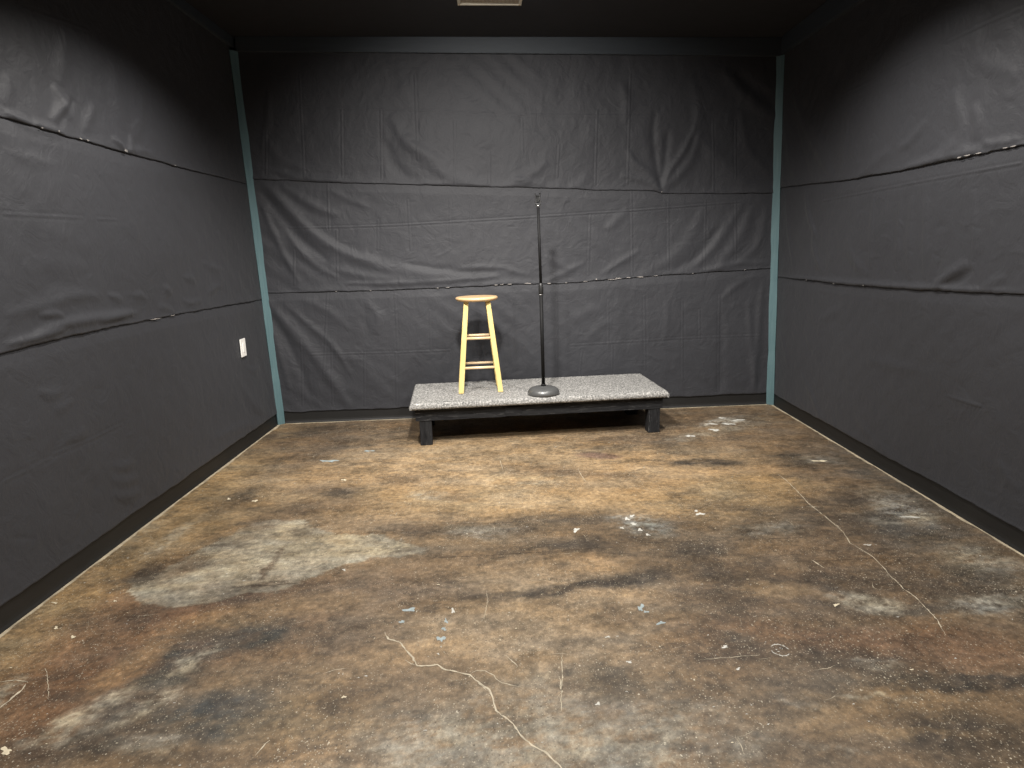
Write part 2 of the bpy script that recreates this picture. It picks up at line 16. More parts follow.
FOLDS = {"back":[[0.043,0.012,[[-1.835,1.965],[-1.689,1.785],[-1.51,1.586],[-1.285,1.422],[-0.971,1.316]]],[0.0345,-0.007,[[-1.873,1.906],[-1.75,1.726],[-1.596,1.526],[-1.373,1.329]]],[0.0344,0.007,[[-1.712,1.954],[-1.493,1.78],[-1.263,1.688]]],[0.026,0.006,[[-1.869,1.791],[-1.791,1.556],[-1.696,1.316],[-1.629,1.169]]],[0.0257,0.005,[[-1.708,1.592],[-1.604,1.432],[-1.474,1.285],[-1.304,1.199]]],[0.0342,-0.006,[[-1.579,1.705],[-1.358,1.503],[-1.049,1.351]]],[0.0255,0.004,[[-1.325,1.89],[-1.174,1.809],[-1.02,1.743]]],[0.042,0.007,[[-1.288,1.382],[-0.815,1.231],[-0.246,1.18]]],[0.0337,0.005,[[-1.377,1.282],[-0.981,1.172],[-0.492,1.172]]],[0.025,-0.005,[[-0.809,1.311],[-0.408,1.218],[0.084,1.218]]],[0.025,0.004,[[-0.489,1.221],[-0.079,1.256],[0.247,1.172]]],[0.0208,0.006,[[-1.266,1.157],[-0.821,1.134],[-0.247,1.156],[0.0,1.172]]],[0.0435,0.009,[[-1.914,1.066],[-1.781,0.857],[-1.598,0.634],[-1.381,0.268],[-1.293,0.108]]],[0.0351,-0.006,[[-1.937,1.001],[-1.792,0.749],[-1.693,0.494],[-1.621,0.191]]],[0.0259,0.005,[[-1.766,1.012],[-1.58,0.825],[-1.39,0.651],[-1.27,0.393]]],[0.0343,0.004,[[-1.641,1.048],[-1.406,0.942],[-1.257,0.772]]],[0.0264,0.005,[[-1.917,0.878],[-1.845,0.626],[-1.796,0.285]]],[0.0339,0.004,[[-1.115,1.014],[-1.001,0.887],[-1.03,0.722]]],[0.034,-0.003,[[-1.165,0.892],[-1.093,0.766],[-1.187,0.602]]],[0.0429,0.003,[[-1.431,0.653],[-1.117,0.429],[-0.965,0.208]]],[0.0421,0.007,[[-0.814,2.439],[-0.709,2.252],[-0.52,2.134],[-0.366,2.055]]],[0.0502,0.007,[[-0.785,2.291],[-0.561,2.098],[-0.332,1.939],[-0.055,1.886]]],[0.0422,-0.005,[[-0.865,2.256],[-0.802,2.028],[-0.611,1.924]]],[0.0349,0.004,[[-1.772,2.278],[-1.694,2.127],[-1.47,2.031]]],[0.026,0.005,[[-1.84,2.071],[-1.552,1.988],[-1.162,1.954]]],[0.0429,0.003,[[-0.711,2.835],[-0.709,2.62],[-0.639,2.509]]],[0.0265,0.003,[[-1.719,2.642],[-1.756,2.425],[-1.826,2.205]]],[0.0343,0.007,[[1.326,1.809],[1.235,1.928],[1.089,2.039],[1.056,2.132]]],[0.0263,0.007,[[1.326,1.809],[1.381,1.954],[1.516,2.12],[1.592,2.307]]],[0.026,-0.006,[[1.326,1.809],[1.283,2.011],[1.248,2.24],[1.27,2.427]]],[0.0351,0.006,[[1.326,1.809],[1.447,1.906],[1.574,2.042],[1.633,2.269]]],[0.0258,0.005,[[1.326,1.809],[1.187,1.898],[0.992,1.942]]],[0.026,-0.005,[[1.326,1.809],[1.348,2.009],[1.376,2.275]]],[0.0547,0.009,[[1.796,2.71],[1.929,2.56],[2.095,2.423],[2.244,2.344]]],[0.0456,-0.006,[[1.9,2.693],[2.066,2.542],[2.231,2.449]]],[0.0625,0.005,[[1.633,2.269],[1.761,2.037],[1.972,1.861],[2.222,1.791]]],[0.0444,0.005,[[1.543,2.679],[1.629,2.419],[1.595,2.194]]],[0.036,0.004,[[1.951,2.411],[2.003,2.107],[2.216,1.909]]],[0.0347,0.005,[[0.991,2.655],[1.055,2.506],[1.023,2.321]]],[0.0336,0.005,[[0.064,1.867],[0.186,1.925],[0.308,1.983],[0.414,2.057]]],[0.0251,0.004,[[0.107,1.943],[0.266,1.908],[0.386,1.889]]],[0.0338,0.004,[[0.75,1.948],[0.668,1.881],[0.587,1.852]]],[0.0435,0.005,[[1.16,1.142],[1.393,1.241],[1.572,1.413],[1.69,1.688]]],[0.0356,0.005,[[1.578,1.17],[1.758,1.327],[1.94,1.602],[2.018,1.734]]],[0.035,-0.005,[[1.411,1.159],[1.659,1.289],[1.818,1.526]]],[0.0446,0.006,[[1.788,1.179],[1.989,1.4],[2.078,1.677]]],[0.036,0.005,[[1.955,1.198],[2.159,1.355],[2.186,1.674]]],[0.0255,0.004,[[0.827,1.153],[0.993,1.254],[1.158,1.346]]],[0.0251,0.004,[[0.703,1.263],[0.495,1.164],[0.37,1.119]]],[0.034,0.004,[[0.869,1.515],[0.992,1.606],[1.058,1.667]]],[0.0268,0.006,[[1.662,1.15],[1.996,1.222],[2.233,1.198]]],[0.0251,0.003,[[0.374,1.33],[0.496,1.245],[0.62,1.201]]],[0.0267,0.004,[[1.838,0.913],[1.961,1.033],[2.127,1.111]]],[0.0423,0.003,[[0.573,0.79],[0.741,0.867],[0.867,0.88]]],[0.034,0.003,[[0.697,0.616],[0.825,0.739],[0.926,0.76]]],[0.0272,0.005,[[2.077,0.905],[2.108,0.565],[2.17,0.127]]],[0.0273,0.005,[[2.189,1.067],[2.173,0.648],[2.145,0.084]]],[0.0358,-0.004,[[1.841,0.829],[1.869,0.488],[1.848,0.051]]],[0.0261,0.003,[[1.372,0.929],[1.4,0.76],[1.352,0.55]]],[0.0341,0.003,[[-0.884,0.162],[-0.542,0.235],[-0.201,0.265]]]],"left":[[0.0297,0.008,[[3.245,2.18],[3.283,2.124],[3.33,2.045]]],[0.0235,0.009,[[3.345,2.146],[3.246,2.065],[3.184,2.01]]],[0.0178,-0.005,[[3.388,2.146],[3.292,2.06],[3.225,1.992]]],[0.0246,0.006,[[3.544,2.155],[3.464,2.07],[3.407,2.004]]],[0.0168,0.009,[[2.895,1.997],[2.974,1.981],[3.057,1.963],[3.118,1.961]]],[0.0172,0.008,[[3.064,1.989],[3.152,1.967],[3.266,1.968]]],[0.0161,0.008,[[3.635,2.013],[3.717,1.99],[3.746,1.964]]],[0.0197,0.007,[[3.831,2.059],[3.809,1.988],[3.763,1.961]]],[0.0169,0.005,[[3.775,1.968],[3.93,1.995],[4.032,1.987]]],[0.0365,0.005,[[3.406,2.458],[3.351,2.313],[3.288,2.19]]],[0.046,0.005,[[3.774,2.423],[3.746,2.27],[3.76,2.073]]],[0.0333,0.005,[[2.937,2.148],[2.969,2.105],[2.903,2.026]]],[0.0341,0.004,[[4.033,2.333],[3.959,2.159],[3.843,2.035]]],[0.028,0.006,[[2.671,1.188],[2.905,1.208],[3.113,1.241],[3.334,1.221]]],[0.0228,0.01,[[2.813,1.097],[3.008,1.118],[3.186,1.117],[3.567,1.12]]],[0.0157,0.008,[[2.64,1.075],[2.809,1.081],[3.001,1.092]]],[0.0162,0.007,[[2.863,1.169],[2.957,1.168],[3.019,1.153]]],[0.0182,0.006,[[3.259,1.1],[3.471,1.108],[3.613,1.116]]],[0.018,0.005,[[3.376,1.223],[3.431,1.209],[3.496,1.189]]],[0.019,0.005,[[3.592,1.203],[3.669,1.204],[3.73,1.172]]],[0.0201,0.005,[[3.911,1.239],[3.959,1.213],[4.011,1.192]]],[0.0214,0.005,[[4.183,1.274],[4.286,1.269],[4.325,1.223]]],[0.0213,0.005,[[4.116,1.143],[4.234,1.109],[4.376,1.123]]],[0.0226,0.005,[[4.459,1.157],[4.575,1.19],[4.705,1.203]]],[0.02,0.004,[[3.821,1.125],[3.927,1.11],[3.999,1.08]]],[0.0227,0.004,[[4.455,1.366],[4.588,1.324],[4.772,1.305]]],[0.0439,0.003,[[2.83,1.364],[3.021,1.393],[3.257,1.36]]],[0.0456,0.003,[[2.996,1.531],[3.185,1.491],[3.32,1.445]]],[0.0238,0.004,[[3.173,0.396],[3.246,0.356],[3.354,0.352]]],[0.0239,0.004,[[3.137,0.331],[3.242,0.282],[3.355,0.263]]],[0.0241,0.004,[[3.116,0.261],[3.242,0.195],[3.38,0.187]]],[0.041,0.004,[[4.802,0.467],[4.929,0.286],[5.138,0.179]]],[0.0317,0.004,[[4.225,0.216],[4.707,0.188],[5.104,0.081]]],[0.0277,0.003,[[2.853,1.844],[3.018,1.826],[3.212,1.829]]],[0.0214,0.004,[[2.775,0.855],[2.859,0.823],[2.929,0.84]]],[0.0217,0.003,[[2.841,0.76],[2.904,0.753],[2.978,0.773]]],[0.0276,0.003,[[2.865,0.616],[2.965,0.606],[3.042,0.623]]],[0.0249,0.004,[[4.931,0.572],[5.05,0.519],[5.181,0.543]]]],"right":[[0.0408,0.007,[[5.298,2.498],[5.1,2.248],[4.835,2.0],[4.594,1.8]]],[0.0346,-0.006,[[5.382,2.408],[5.175,2.12],[4.945,1.822]]],[0.0327,0.005,[[5.056,2.308],[4.845,2.102],[4.619,1.906]]],[0.0352,0.005,[[5.405,2.229],[5.309,1.993],[5.148,1.814]]],[0.0228,0.004,[[4.457,1.792],[4.434,1.944],[4.426,2.114]]],[0.0365,0.007,[[3.4,2.078],[3.335,1.973],[3.297,1.853],[3.398,1.775]]],[0.0298,0.006,[[3.244,1.978],[3.188,1.91],[3.202,1.816]]],[0.0265,0.005,[[3.84,1.861],[3.704,1.893],[3.583,1.973]]],[0.0353,0.005,[[4.263,1.753],[4.042,1.833],[3.89,1.868]]],[0.0252,0.009,[[3.778,1.747],[3.475,1.761],[3.149,1.768]]],[0.0175,0.006,[[3.155,1.808],[3.106,1.779],[2.915,1.779]]],[0.0249,0.004,[[3.517,1.776],[3.402,1.809],[3.255,1.797]]],[0.0354,0.004,[[3.236,2.171],[3.098,2.094],[2.951,2.038]]],[0.0248,0.006,[[5.004,1.744],[4.953,1.562],[4.775,1.38]]],[0.0244,0.005,[[4.848,1.487],[4.848,1.31],[4.659,1.138]]],[0.0263,0.005,[[5.366,1.774],[5.302,1.465],[5.181,1.157]]],[0.0212,0.004,[[4.064,1.635],[4.063,1.43],[4.059,1.191]]],[0.02,0.004,[[3.778,1.667],[3.775,1.477],[3.781,1.199]]],[0.0262,0.004,[[3.668,1.604],[3.671,1.473],[3.673,1.339],[3.64,1.149]]],[0.0254,0.004,[[3.539,1.619],[3.53,1.415],[3.515,1.155]]],[0.0303,0.009,[[3.426,1.123],[3.358,1.162],[3.285,1.195],[3.183,1.256]]],[0.024,-0.006,[[3.355,1.137],[3.243,1.158],[3.143,1.219]]],[0.0227,0.005,[[3.066,1.148],[2.972,1.171],[2.915,1.2]]],[0.0189,0.008,[[5.429,1.093],[4.317,1.093],[3.475,1.11],[2.825,1.135]]],[0.0294,0.004,[[4.347,1.375],[4.27,1.248],[4.078,1.16]]],[0.0235,0.003,[[3.193,1.59],[3.147,1.405],[3.136,1.219]]],[0.0266,0.004,[[5.394,0.661],[5.303,0.549],[5.209,0.374]]],[0.018,0.003,[[3.245,0.586],[3.131,0.586],[2.99,0.585]]],[0.0304,0.003,[[4.72,0.814],[4.432,0.899],[4.306,0.989]]],[0.0327,0.003,[[4.02,0.638],[3.6,0.663],[3.421,0.673]]],[0.0247,0.004,[[4.964,0.363],[4.8,0.28],[4.62,0.109]]],[0.0285,0.003,[[2.862,0.365],[2.79,0.294],[2.705,0.278]]],[0.0285,0.003,[[4.096,0.232],[3.907,0.153],[3.739,0.14]]]]}
CREASES = {"back":[[1,[[-1.503,2.507],[-0.734,2.474],[0.201,2.415],[1.27,2.382]]],[1,[[-1.667,1.607],[-1.23,1.601],[-0.79,1.604],[0.178,1.63],[1.156,1.664],[1.978,1.704]]],[1,[[-1.602,0.583],[-0.857,0.572],[-0.44,0.574]]],[1,[[0.57,0.579],[1.249,0.596],[1.677,0.606],[2.192,0.604]]],[1,[[-1.772,2.352],[-1.807,2.017]]],[1,[[-1.48,2.745],[-1.513,1.987]]],[1,[[-1.182,2.485],[-1.215,1.979]]],[1,[[-0.881,2.478],[-0.91,1.955]]],[1,[[-0.602,2.726],[-0.617,2.099]]],[1,[[-0.318,2.391],[-0.334,1.901]]],[1,[[-0.045,2.16],[-0.055,1.893]]],[1,[[0.216,2.393],[0.215,2.093]]],[1,[[0.504,2.184],[0.484,1.933]]],[1,[[0.809,2.438],[0.79,1.87]]],[1,[[1.07,2.689],[1.049,1.863]]],[1,[[1.728,2.342],[1.753,1.789]]],[1,[[1.913,2.337],[1.93,1.878]]],[1,[[0.747,1.637],[0.727,1.156]]],[1,[[1.082,1.823],[1.093,1.144]]],[1,[[1.384,1.776],[1.394,1.176]]],[1,[[1.689,1.728],[1.696,1.166]]],[1,[[1.936,1.721],[1.954,1.239]]],[1,[[-1.336,1.952],[-1.352,1.582]]],[1,[[-0.714,1.796],[-0.715,1.404]]],[1,[[-0.38,1.787],[-0.397,1.434]]],[1,[[-0.114,1.818],[-0.131,1.386]]],[1,[[-1.296,1.58],[-1.321,1.183]]],[1,[[-1.644,1.433],[-1.671,1.155]]],[1,[[-0.963,1.648],[-0.98,1.412]]],[1,[[-1.41,1.089],[-1.506,0.359]]],[1,[[-0.865,1.087],[-0.873,0.59]]],[1,[[-1.657,0.703],[-1.7,0.151]]],[1,[[-1.415,0.652],[-1.45,0.141]]],[1,[[-1.146,0.6],[-1.182,0.13]]],[1,[[-0.891,0.574],[-0.912,0.119]]],[1,[[-0.588,0.914],[-0.599,0.58]]],[1,[[0.893,0.945],[0.892,0.567]]],[1,[[0.926,0.565],[0.926,0.333]]],[1,[[1.195,0.976],[1.209,0.34]]],[1,[[1.516,0.924],[1.53,0.24]]],[1,[[1.828,0.955],[1.846,0.14]]],[1,[[0.671,0.532],[0.643,0.292]]],[1,[[1.662,0.835],[1.669,0.581]]],[1,[[0.469,1.083],[0.455,0.282]]],[1,[[-0.22,1.782],[-0.223,1.147]]]],"left":[[1,[[2.782,1.588],[3.014,1.591],[3.288,1.595]]],[1,[[3.404,1.596],[3.573,1.598]]],[1,[[2.787,0.572],[3.062,0.563],[3.31,0.57]]],[1,[[3.138,2.465],[3.297,2.48],[3.417,2.496],[3.593,2.514]]],[0.6,[[2.496,0.554],[2.632,0.556],[2.785,0.563]]]],"right":[[1,[[4.445,2.297],[4.095,2.298],[3.684,2.307]]],[1,[[3.467,2.313],[3.223,2.315],[2.989,2.309]]],[1,[[4.724,1.646],[4.134,1.658],[3.631,1.668],[2.9,1.676]]],[1,[[4.064,1.635],[4.037,1.204]]],[1,[[3.775,1.639],[3.781,1.199]]],[1,[[4.427,2.126],[4.447,1.822]]],[1,[[3.276,1.067],[3.246,1.01]]],[1,[[3.26,0.583],[2.991,0.589]]],[0.6,[[3.948,0.712],[3.913,0.407]]],[0.6,[[4.246,0.667],[4.218,0.404]]],[1,[[3.172,1.588],[3.143,1.266]]]]}
TEARS = {"back":[[0.977,1.116,0.0275,0.0041],[1.06,1.125,0.022,0.0034],[1.16,1.114,0.0275,0.0041],[1.286,1.12,0.022,0.0024],[0.793,1.138,0.0055,0.0068],[0.403,1.094,0.0165,0.0034],[0.702,1.096,0.0165,0.002],[0.926,1.097,0.0385,0.0024],[0.544,1.089,0.011,0.0027],[-0.036,1.088,0.0165,0.0027],[0.014,1.09,0.0165,0.0027],[0.08,1.092,0.022,0.0027],[0.221,1.104,0.022,0.0034],[0.245,1.095,0.011,0.0027],[-0.431,1.089,0.0165,0.0024],[-0.513,1.083,0.011,0.0024],[-1.338,1.075,0.0066,0.0027],[-1.061,1.077,0.0055,0.0024],[1.326,1.812,0.0049,0.0034],[1.596,1.128,0.0055,0.0034],[2.033,1.147,0.0055,0.0034]],"left":[[3.097,1.953,0.0055,0.0027],[3.372,1.962,0.011,0.0034],[3.426,1.966,0.011,0.0027],[3.719,1.965,0.0055,0.0068],[3.734,1.957,0.0055,0.0068],[4.271,1.947,0.0055,0.0034],[3.209,1.985,0.0044,0.0051],[3.764,1.045,0.055,0.0031],[3.963,1.042,0.0275,0.0024],[3.161,1.21,0.011,0.0068]],"right":[[3.283,1.746,0.0165,0.0034],[3.227,1.748,0.022,0.0034],[3.16,1.748,0.022,0.0034],[2.99,1.744,0.0165,0.0024],[2.943,1.743,0.0165,0.0027],[4.909,1.085,0.0055,0.0027],[4.479,1.081,0.0055,0.0027],[4.094,1.092,0.0066,0.0027]]}

# ------------------------------------------------------------------ helpers
def link(o, parent=None):
    C.objects.link(o)
    if parent: o.parent = parent
    return o

def mesh_obj(name, verts, faces, mat, parent=None, smooth=False):
    me = bpy.data.meshes.new(name)
    me.from_pydata([tuple(map(float, v)) for v in verts], [], faces); me.update()
    me.materials.append(mat)
    if smooth: me.polygons.foreach_set('use_smooth', [True]*len(me.polygons))
    return link(bpy.data.objects.new(name, me), parent)

def bm_obj(name, bm, mat, parent=None, smooth=False):
    bmesh.ops.recalc_face_normals(bm, faces=bm.faces)
    me = bpy.data.meshes.new(name); bm.to_mesh(me); bm.free()
    me.materials.append(mat)
    if smooth: me.polygons.foreach_set('use_smooth', [True]*len(me.polygons))
    return link(bpy.data.objects.new(name, me), parent)

def prism(pts, axis_vec):
    """closed solid: polygon pts extruded along axis_vec"""
    bm = bmesh.new()
    a = [bm.verts.new(p) for p in pts]; b = [bm.verts.new(Vector(p)+Vector(axis_vec)) for p in pts]
    bm.faces.new(a); bm.faces.new(b[::-1])
    n = len(pts)
    for i in range(n): bm.faces.new((a[i], b[i], b[(i+1) % n], a[(i+1) % n]))
    return bm

def add_box(bm, x0, x1, y0, y1, z0, z1, bev=0, M=None, seg=2):
    r = bmesh.ops.create_cube(bm, size=1)
    for v in r['verts']:
        v.co = Vector(((x0+x1)/2+v.co.x*(x1-x0), (y0+y1)/2+v.co.y*(y1-y0), (z0+z1)/2+v.co.z*(z1-z0)))
    vs = r['verts']
    if bev:
        es = list({e for v in vs for e in v.link_edges})
        q = bmesh.ops.bevel(bm, geom=es, offset=bev, segments=seg, affect='EDGES', profile=.6)
        vs = list({v for f in q['faces'] for v in f.verts} | {v for v in vs if v.is_valid})
        vs = [v for v in vs if v.is_valid]
    if M is not None:
        bmesh.ops.transform(bm, matrix=M, verts=vs)
    return bm

def hexa(bm, lo, hi, bev=0):
    """solid between two quads (lists of 4 points)"""
    a = [bm.verts.new(p) for p in lo]; b = [bm.verts.new(p) for p in hi]
    fs = [bm.faces.new(a[::-1]), bm.faces.new(b)]
    for i in range(4): fs.append(bm.faces.new((a[i], a[(i+1) % 4], b[(i+1) % 4], b[i])))
    if bev:
        bmesh.ops.bevel(bm, geom=list({e for f in fs for e in f.edges}), offset=bev, segments=2, affect='EDGES')
    return bm

def lathe(bm, prof, seg=40, M=None):
    rings = []
    new = []
    for r, z in prof:
        if r < 1e-6: v = bm.verts.new((0, 0, z)); rings.append([v]); new.append(v)
        else:
            ring = [bm.verts.new((r*math.cos(2*PI*i/seg), r*math.sin(2*PI*i/seg), z)) for i in range(seg)]
            rings.append(ring); new += ring
    for A, B in zip(rings, rings[1:]):
        for i in range(seg):
            j = (i+1) % seg
            if len(A) == 1 and len(B) == 1: continue
            if len(A) == 1: bm.faces.new((A[0], B[i], B[j]))
            elif len(B) == 1: bm.faces.new((A[i], A[j], B[0]))
            else: bm.faces.new((A[i], A[j], B[j], B[i]))
    if M is not None: bmesh.ops.transform(bm, matrix=M, verts=new)
    return bm

def tube(bm, p, q, r, seg=16, r2=None, bev=0.0):
    p, q = Vector(p), Vector(q); d = q-p; L = d.length
    M = Matrix.Translation(p) @ d.to_track_quat('Z', 'Y').to_matrix().to_4x4()
    r2 = r if r2 is None else r2
    return lathe(bm, [(0, 0), (r, 0), (r2, L), (0, L)] if not bev else [(0, 0), (r-bev, 0), (r, bev), (r2, L-bev), (r2-bev, L), (0, L)], seg, M)

def tag(o, label=None, cat=None, group=None, kind=None):
    if label: o['label'] = label
    if cat: o['category'] = cat
    if group: o['group'] = group
    if kind: o['kind'] = kind
    return o

def empty(name, loc, label, cat, group=None, rz=0):
    o = bpy.data.objects.new(name, None); o.empty_display_size = .05
    o.location = loc; o.rotation_euler = (0, 0, rz); C.objects.link(o)
    return tag(o, label, cat, group)

# lattice value noise, vectorised
def vnoise(x, y, seed=0):
    rs = np.random.RandomState(seed); T = rs.rand(256, 256)
    xi = np.floor(x).astype(int); yi = np.floor(y).astype(int)
    fx = x-xi; fy = y-yi; fx = fx*fx*fx*(fx*(fx*6-15)+10); fy = fy*fy*fy*(fy*(fy*6-15)+10)
    g = lambda i, j: T[i % 256, j % 256]
    return (g(xi, yi)*(1-fx)+g(xi+1, yi)*fx)*(1-fy)+(g(xi, yi+1)*(1-fx)+g(xi+1, yi+1)*fx)*fy
def fbm(x, y, seed=0, oct=4, gain=.5):
    s = 0; a = 1; t = 0
    for k in range(oct):
        s = s+a*(vnoise(x*2**k+17.3*k, y*2**k+9.1*k, seed+k)-.5)*2; t += a; a *= gain
    return s/t

# ------------------------------------------------------------------ materials
def new_mat(name):
    m = bpy.data.materials.new(name); m.use_nodes = True
    nt = m.node_tree; b = nt.nodes['Principled BSDF']
    return m, nt, b
def N(nt, t, **k):
    n = nt.nodes.new(t)
    for a, v in k.items(): setattr(n, a, v)
    return n
def texco(nt, kind='Object', scale=(1, 1, 1)):
    t = N(nt, 'ShaderNodeTexCoord'); m = N(nt, 'ShaderNodeMapping'); m.inputs['Scale'].default_value = scale
    nt.links.new(t.outputs[kind], m.inputs[0]); return m.outputs[0]
def noise(nt, vec, scale, detail=4, rough=.6, dist=0):
    n = N(nt, 'ShaderNodeTexNoise'); n.inputs['Scale'].default_value = scale
    n.inputs['Detail'].default_value = detail; n.inputs['Roughness'].default_value = rough; n.inputs['Distortion'].default_value = dist
    nt.links.new(vec, n.inputs['Vector']); return n.outputs[0]
def ramp(nt, fac, stops):
    r = N(nt, 'ShaderNodeValToRGB'); e = r.color_ramp.elements
    while len(e) < len(stops): e.new(.5)
    for s, (p, c) in zip(e, stops):
        s.position = p; s.color = (*c, 1) if len(c) == 3 else c
    nt.links.new(fac, r.inputs[0]); return r.outputs[0]
def mix(nt, fac, a, b, mode='MIX'):
    m = N(nt, 'ShaderNodeMix', data_type='RGBA', blend_type=mode)
    for s, v in ((0, fac), (6, a), (7, b)):
        if isinstance(v, (int, float)): m.inputs[s].default_value = v
        elif isinstance(v, tuple): m.inputs[s].default_value = (*v, 1)
        else: nt.links.new(v, m.inputs[s])
    return m.outputs[2]
def bump(nt, b, h, strength=.5, dist=.001, prev=None):
    n = N(nt, 'ShaderNodeBump'); n.inputs['Strength'].default_value = strength; n.inputs['Distance'].default_value = dist
    nt.links.new(h, n.inputs['Height'])
    if prev is not None: nt.links.new(prev, n.inputs['Normal'])
    nt.links.new(n.outputs[0], b.inputs['Normal']); return n.outputs[0]
def g(v): return (v, v, v)

def plain(name, col, rough=.5, metal=0, var=.12, scale=30, bstr=.1):
    m, nt, b = new_mat(name); v = texco(nt)
    n = noise(nt, v, scale, 5)
    c = ramp(nt, n, [(.3, tuple(x*(1-var) for x in col)), (.7, tuple(min(1, x*(1+var)) for x in col))])
    nt.links.new(c, b.inputs['Base Color']); b.inputs['Roughness'].default_value = rough; b.inputs['Metallic'].default_value = metal
    if bstr: bump(nt, b, noise(nt, v, scale*4, 3), bstr, .0008)
    return m

M = {}
def fabric_mat():
    m, nt, b = new_mat('black_cotton'); v = texco(nt)
    n = noise(nt, v, 1.6, 5)
    base = ramp(nt, n, [(.3, (.0275, .0285, .0335)), (.7, (.0340, .0350, .0405))])
    f = noise(nt, v, 420, 2)
    c = mix(nt, .5, base, ramp(nt, f, [(.3, (.021, .022, .026)), (.7, (.044, .0455, .052))]))
    lint = ramp(nt, noise(nt, v, 160, 1), [(.80, g(0)), (.84, g(1))])
    c = mix(nt, lint, c, (.12, .12, .12))
    nt.links.new(c, b.inputs['Base Color'])
    b.inputs['Roughness'].default_value = .62; b.inputs['Specular IOR Level'].default_value = .35
    b.inputs['Sheen Weight'].default_value = .05; b.inputs['Sheen Roughness'].default_value = .5
    p = bump(nt, b, noise(nt, v, 7, 7, .62, 1.2), .5, .014)
    p = bump(nt, b, noise(nt, v, 26, 5, .6, .8), .28, .004, p)
    bump(nt, b, noise(nt, v, 500, 2), .25, .0006, p)
    return m
M['fabric'] = fabric_mat()
M['wall'] = plain('dark_painted_wall', (.02, .02, .021), .8)
M['ceiling'] = plain('black_painted_ceiling', (.02, .02, .023), .75, scale=12, bstr=.3)
M['rubber'] = plain('black_rubber_base', (.009, .009, .0088), .55, scale=6)
def teal_mat():
    m, nt, b = new_mat('teal_painted_wood')
    v = texco(nt, 'Object', (30, 30, 2.0)); n = noise(nt, v, 2.2, 6)
    c = ramp(nt, n, [(.25, (.068, .128, .143)), (.5, (.080, .146, .160)), (.8, (.105, .178, .188))])
    nt.links.new(c, b.inputs['Base Color']); b.inputs['Roughness'].default_value = .55
    bump(nt, b, n, .25, .002); return m
M['teal'] = teal_mat()
def beam_mat():
    m, nt, b = new_mat('dark_teal_painted_board')
    v = texco(nt, 'Object', (2, 2, 18)); n = noise(nt, v, 2.2, 6)
    c = ramp(nt, n, [(.25, (.034, .042, .051)), (.8, (.044, .054, .065))])
    nt.links.new(c, b.inputs['Base Color']); b.inputs['Roughness'].default_value = .6
    bump(nt, b, n, .2, .002); return m
M['beam'] = beam_mat()
def wood_mat(name, a, c_, d, rough=.38, scale=(22, 22, 1.6)):
    m, nt, b = new_mat(name); v = texco(nt, 'Object', scale)
    n = noise(nt, v, 2.5, 6, .6, .8)
    c = ramp(nt, n, [(.25, a), (.5, c_), (.78, d)])
    nt.links.new(c, b.inputs['Base Color']); b.inputs['Roughness'].default_value = rough
    b.inputs['Coat Weight'].default_value = .25; b.inputs['Coat Roughness'].default_value = .25
    bump(nt, b, n, .1, .001); return m
M['pine'] = wood_mat('lacquered_pale_wood', (.58, .44, .17), (.68, .54, .22), (.76, .62, .30))
M['pine_seat'] = wood_mat('lacquered_seat_wood', (.55, .36, .18), (.66, .45, .24), (.76, .56, .32), .35, (1.6, 22, 22))
M['pine_rung'] = wood_mat('pale_rung_wood', (.60, .42, .24), (.70, .52, .32), (.78, .62, .42), .4, (1.6, 22, 22))
def board_mat(up=False):
    m, nt, b = new_mat('rough_black_painted_timber')
    S1 = (17, 17, 1.6) if up else (1.6, 17, 17); S2 = (40, 60, 5) if up else (5, 40, 60)
    b.inputs['Specular IOR Level'].default_value = .25
    v = texco(nt, 'Object', S1); n = noise(nt, v, 3, 7, .65, 1.0)
    n2 = noise(nt, texco(nt, 'Object', S2), 2.2, 5, .7)
    c = ramp(nt, n, [(.35, (.005, .005, .006)), (.6, (.019, .0195, .021))])
    s = ramp(nt, n2, [(.58, g(0)), (.66, g(1))])
    c = mix(nt, s, c, (.075, .075, .075))
    nt.links.new(c, b.inputs['Base Color']); b.inputs['Roughness'].default_value = .8
    bump(nt, b, n, .35, .003); return m
M['board'] = board_mat(); M['post'] = board_mat(True)
def carpet_mat():
    m, nt, b = new_mat('speckled_grey_carpet'); v = texco(nt)
    n = noise(nt, v, 80, 4, .85)
    c = ramp(nt, n, [(.34, (.06, .06, .06)), (.45, (.205, .203, .197)), (.55, (.37, .365, .35)), (.66, (.74, .725, .69))])
    n2 = noise(nt, v, 5, 4)
    c = mix(nt, 1.0, c, ramp(nt, n2, [(.3, g(.86)), (.7, g(1.0))]), 'MULTIPLY')
    sp = ramp(nt, noise(nt, texco(nt, 'Object', (.35, 1, 1)), 26, 2, .4), [(.76, g(0)), (.80, g(1))])
    c = mix(nt, sp, c, (.05, .05, .05))
    nt.links.new(c, b.inputs['Base Color']); b.inputs['Roughness'].default_value = .95; b.inputs['Specular IOR Level'].default_value = .1
    bump(nt, b, n, .9, .006); return m
M['carpet'] = carpet_mat()
M['metal'] = plain('satin_black_metal', (.006, .006, .0065), .65, .0, bstr=0); M['metal'].node_tree.nodes['Principled BSDF'].inputs['Specular IOR Level'].default_value = .2
M['cast'] = plain('grey_powder_coated_iron', (.11, .113, .113), .34, .3, scale=90, bstr=.15)
M['chrome'] = plain('bright_steel', (.5, .5, .5), .35, 1, bstr=0)
M['plastic'] = plain('black_plastic', (.012, .012, .012), .45, bstr=0)
M['white'] = plain('white_plastic', (.93, .92, .88), .4, var=.02, bstr=0)
M['vent'] = plain('cream_enamel', (.62, .58, .46), .5, var=.05, bstr=0)
M['ventdark'] = plain('dusty_tan_enamel', (.33, .25, .17), .6, var=.1, bstr=0)
